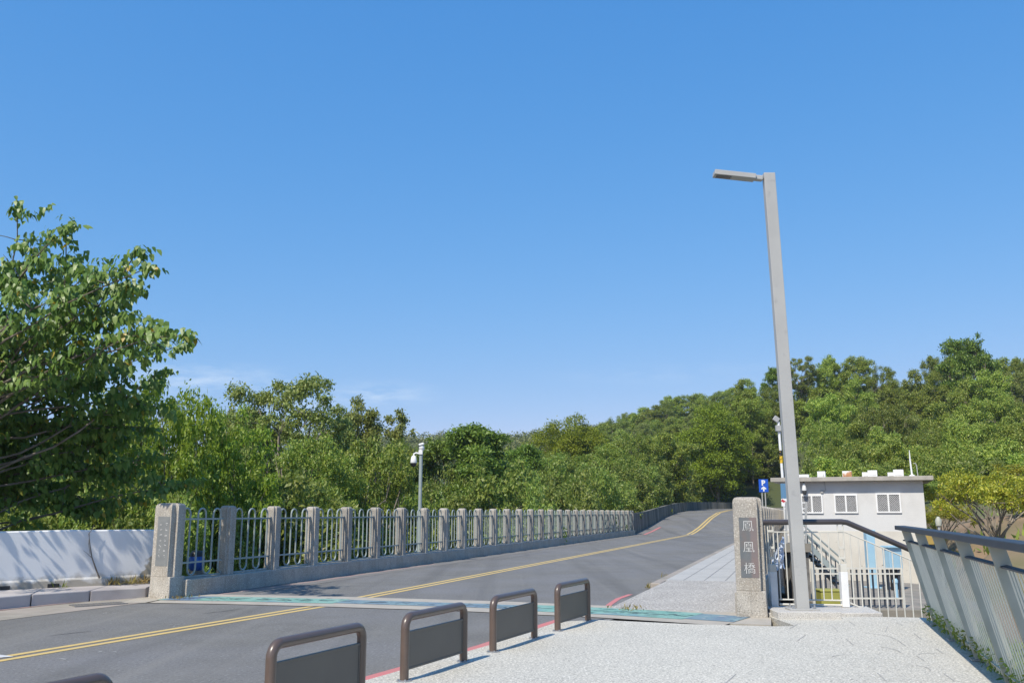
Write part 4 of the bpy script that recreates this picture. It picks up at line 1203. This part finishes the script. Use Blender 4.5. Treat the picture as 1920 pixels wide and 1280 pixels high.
def limb(mb, a, b, r0, r1, sag=.1, k=6, seed=0, n=6):
    g = random.Random(seed); a, b = Vector(a), Vector(b); L = (b - a).length
    o1 = Vector((g.uniform(-1, 1), g.uniform(-1, 1), g.uniform(-.3, .8))) * L * sag
    pts, rs = [], []
    for i in range(k + 1):
        t = i / k; p = a.lerp(b, t) + o1 * math.sin(math.pi * t) + Vector((g.uniform(-1, 1), g.uniform(-1, 1), g.uniform(-1, 1))) * L * .012
        pts.append(p); rs.append(r0 + (r1 - r0) * t)
    mb.tube(pts, rs, n, cap=True)
    return pts

def make_tree(name, crown, trunk_top, trunk_r, lf, bark, per, lsize, base=(0, 0, -.6), branch_to=None, cat='tree', label='', **kw):
    e = empty(name, (0, 0, 0), 0, label, cat)
    base = (0, 0, -4.5) if cat == 'tree' and name != 'yellow_tree' else base
    sd = kw.pop('seed', 0)
    subs, mains = crown
    me = leafmesh('crown', *crown_leaves(subs, per, lsize, seed=sd, **kw), M[lf])
    link(bpy.data.objects.new('crown', me), e)
    tr = MB(); g = random.Random(sd)
    pts = limb(tr, base, trunk_top, trunk_r, trunk_r * .62, .05, 7, sd, 9)
    ms = list(mains); g.shuffle(ms)
    for i, (cx, cy, cz, r) in enumerate(ms[:branch_to or 14]):
        lp = limb(tr, pts[-1 - (i % 3)], (cx, cy, cz), trunk_r * .42, trunk_r * .10, .16, 6, sd + i, 6)
        near = [q for q in subs if (q[0] - cx) ** 2 + (q[1] - cy) ** 2 + (q[2] - cz) ** 2 < (r * 1.5) ** 2]
        g.shuffle(near)
        for q in near[:3]: limb(tr, lp[-2], q[:3], trunk_r * .13, trunk_r * .03, .12, 3, sd + i * 9, 4)
    tr.build('trunk', M[bark], e, smooth=True)
    return e

def blob_crown(H, Rr, base_frac, n, rb, seed, shape='dome', ns=9, rs=.44, lift=.25, ragged=.18):
    """lobes of the crown and the leaf clusters on them: (clusters, lobes)"""
    g = random.Random(seed); mains = []; subs = []
    zc = H * (base_frac + 1) / 2; hz = H * (1 - base_frac) / 2
    for i in range(n):
        t = (i + .5) / n
        a = i * 2.39996 + g.uniform(-.5, .5)
        if shape == 'dome':
            z = -1 + 2 * t; rr = math.sqrt(max(0, 1 - z * z)); f = g.uniform(.55, 1.0)
            c = (Rr * rr * f * math.cos(a), Rr * rr * f * math.sin(a), zc + hz * z * g.uniform(.62, .86))
        elif shape == 'tiers':
            lev = i % 5; z = H * (base_frac + (1 - base_frac) * (lev + .5) / 5)
            rmax = Rr * (.9, 1.05, .95, .75, .42)[lev]; f = math.sqrt(g.uniform(.06, 1))
            c = (rmax * f * math.cos(a), rmax * f * math.sin(a), z + g.uniform(-.3, .3))
        else:
            f = math.sqrt(t)
            c = (Rr * f * math.cos(a), Rr * f * math.sin(a), H * (1 - .28 * f * f) * g.uniform(.80, 1.0))
        r = rb * g.uniform(.65, 1.3)
        mains.append((*c, r))
        for k in range(ns):
            u = Vector((g.gauss(0, 1), g.gauss(0, 1), g.gauss(lift, 1))).normalized()
            d = r * g.uniform(.55, 1.0) * (1 + (ragged * 2.2 if g.random() < .12 else 0))
            fl = .45 if shape != 'dome' else .8
            q = r * rs * g.uniform(.6, 1.35)
            subs.append((c[0] + u.x * d, c[1] + u.y * d, c[2] + u.z * d * fl, q))
    return subs, mains

# prototypes (each the first of its kind; placed below)
PROTO = {}
def proto(key, fn):
    PROTO[key] = fn
def T(kind, seed):
    if kind == 'forest':
        return make_tree('forest_tree', blob_crown(8.5, 3.3, .22, 15, 1.55, seed), (0, 0, 3.4), .2, 'lf_forest', 'bark', 360, .26, seed=seed, shell=.3, flat=.62, up=1.1, rnd=.7, droop=0)
    if kind == 'dark':
        return make_tree('layered_tree', blob_crown(7.5, 4.6, .10, 36, 1.35, seed, 'tiers', 8, .5), (0, 0, 3.2), .2, 'lf_dark', 'bark', 210, .29, seed=seed, flat=.42, up=1.3, out=.3, rnd=.55, shell=.2)
    if kind == 'loose':
        return make_tree('open_tree', blob_crown(10, 4.2, .36, 17, 1.35, seed, ns=8, rs=.42), (0.3, 0, 5.0), .26, 'lf_grey', 'palebark', 760, .20, seed=seed, branch_to=17, flat=.62, shell=.2, up=1.0, droop=0)
    if kind == 'olive':
        return make_tree('round_tree', blob_crown(7.5, 3.9, .08, 24, 1.6, seed, ns=12, rs=.42, ragged=.05), (0, 0, 2.4), .2, 'lf_olive', 'palebark', 420, .20, seed=seed, flat=.7, shell=.45, up=.9, rnd=.6, aspect=.4)
    if kind == 'bright':
        return make_tree('bright_tree', blob_crown(6.5, 2.5, .12, 16, 1.05, seed, ns=8), (0, 0, 2.6), .14, 'lf_bright', 'bark', 560, .18, seed=seed, droop=.4, shell=.2)
    if kind == 'mid':
        return make_tree('spreading_tree', blob_crown(7.5, 4.0, .2, 18, 1.45, seed, ns=9), (0, 0, 2.8), .2, 'lf_mid', 'palebark', 400, .20, seed=seed, branch_to=18, shell=.2, flat=.6, up=1.1, rnd=.7, droop=0)
    if kind == 'bush':
        return make_tree('bush', blob_crown(3.3, 2.3, .0, 13, .95, seed, ns=8), (0, 0, 1.2), .07, 'lf_bush', 'bark', 560, .17, seed=seed, cat='bush', shell=.2, up=1.0, droop=0)
    if kind == 'yellow':
        return make_tree('yellow_tree', blob_crown(4.6, 3.3, 0, 18, .9, seed, 'umbrella', 8, .45), (0.2, 0, 1.7), .16, 'lf_yellow', 'palebark', 380, .16, seed=seed, branch_to=18, flat=.5, up=1.0, shell=.2)
NOMH = dict(forest=9.3, dark=8.0, loose=10.6, olive=8.6, bright=7.2, mid=8.2, bush=3.9, yellow=4.9)
NOMR = dict(forest=4.3, dark=5.6, loose=5.0, olive=5.4, bright=3.3, mid=5.2, bush=3.0, yellow=4.0)
pool = {}
DIM = {}
cnt = {}
def on_road(x, y, mar=1.6):
    if y < 68:
        s_, t_ = x * BD.x + y * BD.y, x * BN.x + y * BN.y
        return s_ > 12 and -11.7 - mar < t_ < -.5 + mar
    for i in range(len(EDGE) - 1):
        a, b = Vector(EDGE[i]).xy, Vector(EDGE[i + 1]).xy; d = b - a; L = d.length; d = d / L
        p = Vector((x, y)) - a; u = p.dot(d); w = p.x * d.y - p.y * d.x
        if -1 < u < L + 1 and -.8 - mar < w < 10.8 + mar: return True
    return False
def place(kind, px, Y, ytop, halfw=None, label=None, group=None, zbase=None, rot=None, height=None):
    """a tree whose top stands at photo height ytop when seen from the road, rooted on the ground"""
    i = cnt.get(kind, 0); cnt[kind] = i + 1
    nv = 3 if kind in ('forest', 'bush') else 2
    while on_road((px - 960) / 1711 * Y, Y, 2.0) and Y < 175: Y += 2.0
    t = Dp(px, ytop, Y)
    zb = tz(t.x, Y) if zbase is None else zbase
    h = max(t.z - zb, 1.2)
    if height: h = height; zb = t.z - h
    v = i % nv; o_ = None
    if (kind, v) not in pool:
        o_ = pool[(kind, v)] = T(kind, 31 + v * 7 + len(pool))
        cm = [c for c in o_.children if c.name.startswith('crown')][0].data
        co = np.empty(len(cm.vertices) * 3); cm.vertices.foreach_get('co', co); co = co.reshape(-1, 3)
        DIM[(kind, v)] = (float(np.percentile(co[:, 2], 99.6)), float(np.percentile(np.hypot(co[:, 0], co[:, 1]), 97)))
    NH, NR = DIM[(kind, v)]
    sz = h / NH
    r = sz if halfw is None else (halfw / 1711 * Y) / NR
    r = min(max(r, .45 * sz), 2.6 * sz)
    o = o_ if o_ is not None else dup(pool[(kind, v)], (0, 0, 0))
    o.location = (t.x, Y, zb); o.rotation_euler = (0, 0, rot if rot is not None else random.uniform(0, 6.28)); o.scale = (r, r, sz)
    if label: o['label'] = label
    if group: o['group'] = group
    return o

# -- trees one can point to
place('loose', 540, 44, 712, 128, 'tall open tree with pale forked limbs rising above the railing left of the camera pole', rot=1.0)
place('loose', 700, 50, 752, 105, 'open grey-green tree with a ragged top just left of the camera pole', rot=2.4)
place('bright', 455, 31, 770, 72, 'bright yellow-green tree behind the near railing bays')
place('bright', 398, 30, 745, 62, 'narrow bright green tree between the fresh green tree and the yellow-green one')
place('mid', 262, 30, 742, 80, 'dull green tree close behind the big broad-leaved tree, left of the pillar')
place('bright', 330, 27, 712, 75, 'fresh green tree rising beside the big broad-leaved tree, above the left pillar')
place('mid', 600, 38, 820, 95, 'spreading tree with twisted pale branches behind the middle railing')
place('mid', 715, 42, 825, 80, 'rounded yellowish tree left of the camera pole, under the open tree')
place('dark', 905, 62, 800, 125, 'dark green tree with flat leafy tiers in the middle, right of the camera pole', rot=.6)
place('dark', 835, 66, 828, 90, 'lower dark tiered tree directly right of the camera pole')
place('olive', 1072, 96, 786, 88, 'round olive-green tree with a smooth domed crown standing before the far ridge', rot=.3)
place('dark', 975, 70, 838, 80, 'low dark tiered tree at the right foot of the big layered tree')
place('olive', 1338, 118, 764, 90, 'wide olive-green domed tree above the curve of the road', rot=1.9)
place('olive', 1400, 134, 850, 55, 'small olive-green tree over the parking sign')
place('dark', 1808, 118, 634, 58, 'tallest dark tree standing above the forest skyline at the right')
place('yellow', 1850, 34, 885, 128, 'spreading yellow-leaved tree on the bare slope behind the leaning railing', rot=.4)
place('yellow', 1912, 42, 872, 110, 'yellow-leaved tree at the right edge, behind the spreading one')
place('yellow', 1770, 40, 945, 60, 'small yellow-green tree against the right corner of the grey building')

# -- forest on the hill behind the building
SK = [(1380, 715), (1420, 690), (1480, 678), (1560, 672), (1620, 672), (1700, 690), (1760, 668), (1830, 665), (1920, 662), (2020, 660), (2120, 665)]
def sky_y(px, pts=SK):
    return float(np.interp(px, [p[0] for p in pts], [p[1] for p in pts]))
for row, (Y, f, step) in enumerate([(128, 0.0, 46), (112, .16, 48), (96, .34, 52), (82, .52, 58), (68, .68, 66), (57, .80, 76)]):
    px = 1395 + row * 9 + (40 if row == 5 else 0)
    while px < 2110:
        s = sky_y(px); low = 905
        yt = s + f * (low - s) + random.uniform(-9, 12)
        h = random.uniform(8.5, 10.5) if row < 4 else random.uniform(7.5, 9)
        place(random.choice(('forest',) * 7 + ('mid', 'mid', 'dark', 'loose')), px, Y + random.uniform(-4, 4), yt, random.uniform(34, 52) * (96 / Y) ** .85, 'leafy green tree in the dense forest on the hill behind the grey building', 'trees of the hill forest', height=h)
        px += step * random.uniform(.75, 1.25)
for px, Y, yt, hw in [(1490, 90, 800, 55), (1520, 84, 835, 55), (1500, 100, 770, 50), (1545, 78, 850, 55), (1478, 112, 840, 45)]:
    place('forest', px, Y, yt, hw, 'leafy green tree in the dense forest on the hill behind the grey building', 'trees of the hill forest', height=9)
for px, Y, yt, hw in [(1428, 138, 885, 36), (1452, 139, 878, 40), (1476, 136, 880, 40), (1440, 145, 860, 45)]:
    place('bush', px, Y, yt, hw, 'bush in the thicket behind the parking sign', 'bushes behind the parking sign')
# -- hill left of it, beyond the road's curve
SK2 = [(960, 806), (1040, 800), (1130, 790), (1200, 765), (1280, 742), (1340, 738), (1400, 715)]
for row, (Y, f, step) in enumerate([(215, 0, 24), (185, .18, 26), (160, .36, 30), (138, .55, 34)]):
    px = 1130 + (0 if row < 2 else -40)
    while px < 1420:
        yt = sky_y(px, SK2); yt = yt + f * (940 - yt) + random.uniform(-5, 6)
        place(random.choice(('forest', 'mid', 'loose')), px, Y + random.uniform(-6, 6), yt, random.uniform(24, 38), 'tree of the mixed wood climbing the hill beyond the bend in the road', 'trees of the mixed wood beyond the bend', height=random.uniform(9, 12))
        px += step * random.uniform(.75, 1.25)
# -- trees and scrub behind the railing
for px, Y, yt, hw, kd in [(560, 60, 800, 70, 'mid'), (640, 62, 805, 70, 'mid'), (770, 75, 838, 60, 'mid'), (980, 80, 845, 70, 'mid'), (1040, 84, 850, 60, 'mid'), (1130, 86, 838, 70, 'mid'), (1190, 92, 815, 60, 'mid'),
                          (1240, 100, 815, 60, 'forest'), (480, 50, 800, 70, 'mid'), (430, 46, 770, 60, 'loose')]:
    place(kd, px, Y, yt, hw, 'mid-green tree in the belt of trees behind the bridge railing', 'trees of the belt behind the railing')
for i in range(46):
    px = 380 + i * 19 + random.uniform(-12, 12)
    Y = random.uniform(30, 46) if px < 650 else random.uniform(44, 74)
    lo = np.interp(px, [380, 700, 1000, 1200, 1300], [905, 905, 880, 870, 860])
    x_fence = (Y - 17.6) * .3115 - 6.5
    while (px - 960) / 1711 * Y > x_fence - 2.2 and Y < 110: Y += 1.0; x_fence = (Y - 17.6) * .3115 - 6.5
    place('bush', px, Y, lo + random.uniform(-22, 40), random.uniform(60, 95) * 40 / Y + 18, 'leafy scrub bush filling the gap behind the bridge railing', 'bushes behind the bridge railing')
for px, Y, yt, hw in [(1010, 78, 872, 45), (1060, 82, 862, 50), (1110, 82, 868, 50), (1150, 84, 858, 50), (1195, 87, 868, 42), (1228, 92, 862, 38), (1255, 100, 872, 32), (1285, 112, 880, 34), (1320, 122, 885, 36), (1350, 126, 890, 34), (1385, 128, 880, 36), (1420, 126, 880, 30),
                      (1170, 80, 905, 40), (1130, 78, 905, 40), (1210, 86, 905, 28)]:
    place('bush', px, Y, yt, hw, 'rounded bush crowding over the mossy retaining wall', 'bushes over the retaining wall')
for px, Y, yt, hw in [(1735, 40, 965, 32), (1780, 52, 925, 45), (1830, 56, 915, 50), (1890, 58, 905, 60), (1950, 40, 960, 70), (1480, 62, 850, 50), (1530, 60, 860, 50), (1590, 60, 865, 50), (1650, 58, 870, 50), (1700, 56, 880, 50)]:
    place('bush', px, Y, yt, hw, 'dense bush at the foot of the hill forest around the grey building', 'bushes around the grey building')
# -- shrubs behind the white wall, in the shade of the big tree
for px, Y, yt, hw in [(20, 23, 905, 100), (110, 25, 900, 100), (190, 24, 915, 90), (255, 23.5, 905, 70), (60, 30, 850, 120), (160, 32, 905, 90), (255, 30, 840, 90), (330, 30, 860, 70), (390, 29, 880, 60), (-70, 24, 860, 120), (320, 23.5, 930, 45)]:
    place('bush', px, Y, yt, hw, 'shaded bush with dark leaves behind the white parapet wall', 'bushes behind the white wall')
for px, Y, yt, hw in [(60, 34, 790, 130), (215, 36, 790, 110), (-60, 34, 740, 130)]:
    place('mid', px, Y, yt, hw, 'dusky tree standing behind the big broad-leaved tree at the left', 'trees behind the big left tree')

# -- the big broad-leaved tree at the left: long limbs with drooping leaf sprays at their ends
def big_tree():
    e = empty('broadleaf_tree', (-12.4, 18.6, -1.4), 0, 'big tree with large drooping leaves overhanging the white wall at the left edge', 'tree')
    o = e.location
    g = np.random.default_rng(4); rr = random.Random(4)
    tr = MB()
    pts = limb(tr, (0, 0, -.5), (.4, -.6, 3.0), .26, .2, .04, 7, 2, 10)
    fork = Vector((.4, -.6, 3.0))
    sprays = []
    # limb ends (photo position, depth) and how far their leaves spread
    ends = [(30, 395, 17, .8), (110, 440, 16.5, .8), (128, 425, 16.5, .45), (60, 470, 17, .9), (170, 520, 16, .6), (210, 500, 16, .55), (255, 480, 15.6, .42), (272, 505, 15.6, .4), (235, 540, 16, .5),
            (130, 560, 16.5, .8), (40, 560, 17, 1.0), (215, 560, 15.8, .4), (300, 615, 15.2, .5), (345, 625, 15, .42), (330, 650, 15.1, .45), (285, 650, 15.4, .5), (240, 625, 15.8, .45), (190, 610, 16, .45),
            (130, 660, 16.5, .7), (60, 650, 17, .9), (10, 620, 17, 1.0), (225, 690, 16, .5), (300, 695, 15.4, .3), (170, 720, 16, .6), (90, 740, 16.5, .8), (20, 730, 17, .9), (250, 745, 16, .5),
            (150, 790, 16.5, .6), (60, 810, 16.5, .7), (0, 800, 16.8, .8), (210, 800, 16.2, .5), (110, 860, 17, .5), (20, 880, 16.6, .5), (30, 925, 16.3, .3), (180, 935, 17.6, .45), (360, 905, 18.6, .35), (235, 880, 17.5, .4),
            (-60, 480, 17, 1.2), (-80, 600, 17, 1.3), (-90, 720, 17, 1.3), (-170, 520, 14.5, .5), (-230, 650, 14, .5), (-120, 820, 16, 1.2), (60, 870, 18, .8), (150, 850, 18.5, .8), (-40, 900, 17.5, .9), (220, 830, 18, .6), (280, 800, 18, .5), (300, 760, 17.5, .4), (120, 780, 18, .8), (200, 890, 19, .7), (90, 905, 19, .8), (10, 850, 19, .9),
            (280, 860, 18.2, .4), (100, 930, 17.8, .5), (250, 935, 18.6, .35), (150, 600, 17.5, .9), (90, 620, 18, .9), (50, 700, 18, 1.0)]
    for i, (px, py, Y, sp) in enumerate(ends):
        if py > 640 and px > -60: Y = max(Y, 19.0 + (py - 640) * .004)      # low limbs hang behind the wall
        t = Dp(px, py, Y) - o
        mid = fork.lerp(t, .45) + Vector((0, 0, rr.uniform(-.3, .3)))
        hub = pts[-1 - (i % 3)] if t.z < 4 else fork + Vector((rr.uniform(-.3, .4), rr.uniform(-.4, .2), rr.uniform(0, 1.6)))
        lp = limb(tr, hub, t, .034, .009, .12, 9, i, 6)
        nk = int((9 + 22 * sp) * (.42 if px < -40 else 1.0))
        for k in range(nk):
            u = 1.0 if k < 3 else (rr.uniform(.6, 1.0) if sp > .55 else rr.uniform(.72, 1.0))
            sc = .12 if k < 3 else 1.0
            a0 = lp[min(int(u * 9), 9)]
            b = a0 + Vector((rr.gauss(0, sp * .45), rr.gauss(0, sp * .45), rr.gauss(.05, sp * .34))) * sc
            if k % 2 == 0 and k >= 3: limb(tr, a0, b, .010, .004, .1, 3, i * 100 + k, 4)
            dr = (b - hub).normalized() + Vector((rr.gauss(0, .6), rr.gauss(0, .6), rr.gauss(.1, .3)))
            sprays.append((b, dr.normalized()))
    P, N, D, L = [], [], [], []
    for b, dr in sprays:
        # a shoot that rises then arches over, leaves hanging from it on stalks
        ln = .30 + .35 * g.random(); d3 = np.array(dr)
        side = np.cross(d3, [0, 0, 1]); side /= np.linalg.norm(side) + 1e-6
        for q in range(16):
            t = (q + .5) / 16
            c = np.array(b) + d3 * ln * (t - .3) + np.array([0, 0, -.30 * ln * t * t])
            sg = 1 if q % 2 else -1
            off = side * sg * (.05 + .07 * g.random()) + g.normal(size=3) * .035
            P.append(c + off)
            dd = side * sg * .55 + d3 * .35 + np.array([0, 0, -.95 - .6 * g.random()]) + g.normal(size=3) * .28
            D.append(dd); N.append(side * sg * .9 + np.array([-.25, -.45, .75]) + g.normal(size=3) * .35)
            L.append(.085 + .095 * g.random())
    L = np.array(L)
    me = bentleaf('crown', np.array(P), np.array(N), np.array(D), L, L * .68, M['lf_big'])
    link(bpy.data.objects.new('crown', me), e)
    tr.build('trunk', M['bark'], e, smooth=True)
    return e
big_tree()
# the tree out of the frame that shades the wall and footway
def place_at(kind, x, y, h, r, label):
    px = 960 + 1711 * x / y
    o = place(kind, px, y, 960 - (h - 1.6 - 1.2) / y * 1711, None, label, zbase=-1.2)
    o.location = (x, y, -1.2); o.scale = (r / NOMR[kind], r / NOMR[kind], h / NOMH[kind])
place_at('mid', -12.7, 12.6, 7.4, 2.3, 'tree beyond the left edge whose shade dapples the white wall')
place_at('forest', -18.0, 9.0, 9, 3.6, 'taller tree beyond the left edge shading the near footway')

# -- distant ridge wood: one mass
def far_wood():
    g = np.random.default_rng(3); blobs = []
    for i in range(900):
        px = g.uniform(560, 1300); Y = g.uniform(250, 420); x = (px - 960) / 1711 * Y
        z = tz(x, Y); blobs.append((x, Y, z + g.uniform(2, 7.5), g.uniform(2.2, 4.2)))
    P, N, D, L, W = crown_leaves(blobs, 22, .75, seed=5, flat=.8, aspect=.7)
    o = link(bpy.data.objects.new('distant_wood', leafmesh('distant_wood', P, N, D, L, W, M['lf_far'])))
    tag(o, 'grey-green wood on the far ridge', 'wood', kind='stuff')
far_wood()
# -- low growth on the slopes
def ground_cover():
    g = np.random.default_rng(8)
    n = 26000
    x = np.concatenate([g.uniform(9, 45, n // 2), g.uniform(-30, 12, n // 2)]); y = np.concatenate([g.uniform(16, 62, n // 2), g.uniform(20, 80, n // 2)])
    fx = (y - 17.6) * .3115 - 6.5
    keep = np.where(np.arange(len(x)) < n // 2, (x > fx + 12.6) & (np.sin(x * .7 + 1) + np.sin(y * .55) + g.normal(size=len(x)) * .8 > .5), x < fx - .6)
    inb = (x > 8) & (x < 16) & (y > 15) & (y < 40) & (y < 60 - x * 1.6 + 6)
    keep &= ~inb
    x, y = x[keep], y[keep]; z = terrain(x, y)
    P = np.stack([x, y, z], 1); k = len(P)
    N = g.normal(size=(k, 3)); D = g.normal(size=(k, 3)) * .5; D[:, 2] = 1
    L = .2 + .35 * g.random(k)
    tag(link(bpy.data.objects.new('undergrowth', leafmesh('undergrowth', P, N, D, L, L * .3, M['lf_bush']))), 'low scrub and grass on the slopes beside the bridge', 'undergrowth', kind='stuff')
ground_cover()

# -- weeds
def tuft(loc, n, h, spread, m, label, name='weed_tuft', group=None):
    g = np.random.default_rng(int(abs(loc[0] * 1000)) % 9999)
    P = np.zeros((n, 3)); P[:, :2] = g.normal(size=(n, 2)) * spread
    D = g.normal(size=(n, 3)) * .45; D[:, 2] = 1
    L = h * (.5 + .7 * g.random(n))
    N = g.normal(size=(n, 3))
    o = link(bpy.data.objects.new(name, leafmesh(name, P, N, D, L, np.full(n, .014) + .01 * g.random(n), M[m])))
    o.location = loc
    return tag(o, label, 'weed', group)
wp = lambda x, z=.20: tuple(WR + wd * x + Vector((wd.y, -wd.x, 0)) * 0 + Vector((.06, -.06, z)))
for x, lb in ((.45, 'dry weed tuft beside bare render at the pillar end of the white wall'), (.75, 'straw coloured weed tuft in the middle of those along the white wall'), (1.05, 'dry weed tuft below the vine on the white wall')):
    tuft(wp(x), 60, .20, .09, 'lf_dry', lb, group='dry weeds along the white wall')
tuft(wp(2.0), 18, .16, .05, 'lf_bush', 'green sprig at the drain hole of the white wall')
vm = MB(); vp = [onplane(x, y, WR, WL) + Vector((.05, -.05, 0)) for x, y in ((184, 1083), (178, 1068), (170, 1045), (166, 1020), (164, 1000), (171, 990), (174, 983))]
vm.tube(vp, [.016, .014, .011, .009, .007, .005, .003], 6)
vp2 = [onplane(x, y, WR, WL) + Vector((.05, -.05, 0)) for x, y in ((170, 1045), (160, 1036), (153, 1031))]
vm.tube(vp2, [.006, .004, .002], 5)
vp3 = [onplane(x, y, WR, WL) + Vector((.06, -.06, 0)) for x, y in ((166, 1038), (163, 1018), (165, 1000))]
vm.tube(vp3, [.006, .005, .003], 5)
tag(vm.build('dead_vine', M['bark'], smooth=True), 'thin bare vine stem climbing the white wall', 'vine')
for s, lb in ((19.6, 'weed sprouting from the footway kerb where the tiles begin'), (22.4, 'weed sprouting further along the footway kerb')):
    tuft(tuple(BP(s, T0 - .04, .02)), 40, .16, .05, 'lf_dry', lb, group='weeds in the footway kerb')
tuft(tuple(BP(15.35, -2.72, .02)), 50, .09, .14, 'lf_dry', 'dry litter and weed where the red line meets the ramp')
tuft(tuple(BP(14.75, -11.1, .02)), 40, .08, .14, 'lf_dry', 'dry weed at the foot of the left end pillar')
# shrubs pushing through the foot of the leaning railing
shr = None
for i, (Y, lb) in enumerate([(13.0, 'farthest low green shrub poking through the foot of the leaning railing'), (11.7, 'low shrub in the second bay of the leaning railing from its far end'), (10.3, 'leafy low shrub in the middle bay of the leaning railing'),
                             (8.9, 'dense low shrub in the bay nearest the right edge'), (7.5, 'low shrub at the railing foot in the bottom right corner')]):
    loc = (RB(Y) + .10, Y, -.12)
    if shr is None:
        g = np.random.default_rng(77); blobs = [(x * .3115 + .03 + g.normal() * .05, x, .20 + g.random() * .18, .12 + .08 * g.random()) for x in np.linspace(-.62, .62, 18)]
        me = leafmesh('low_shrub', *crown_leaves(blobs, 2600, .07, seed=9, flat=.9, aspect=.4), M['lf_mid'])
        shr = link(bpy.data.objects.new('low_shrub', me)); o = shr
    else:
        o = shr.copy(); COL.objects.link(o)
    o.location = loc
    tag(o, lb, 'shrub', 'low shrubs at the foot of the leaning railing')

# ------------------------------------------------------------------ haze
hz = MB().box((50, 250, 45), (1500, 800, 110))
hm = bpy.data.materials.new('haze'); hm.use_nodes = True
hn = hm.node_tree.nodes; hn.clear()
hv = hn.new('ShaderNodeVolumePrincipled'); ho = hn.new('ShaderNodeOutputMaterial')
hv.inputs['Color'].default_value = (.86, .92, 1, 1); hv.inputs['Density'].default_value = .00026; hv.inputs['Anisotropy'].default_value = .3
hm.node_tree.links.new(hv.outputs[0], ho.inputs['Volume'])
tag(hz.build('haze', hm), 'thin blue haze in the air', 'haze', kind='stuff')
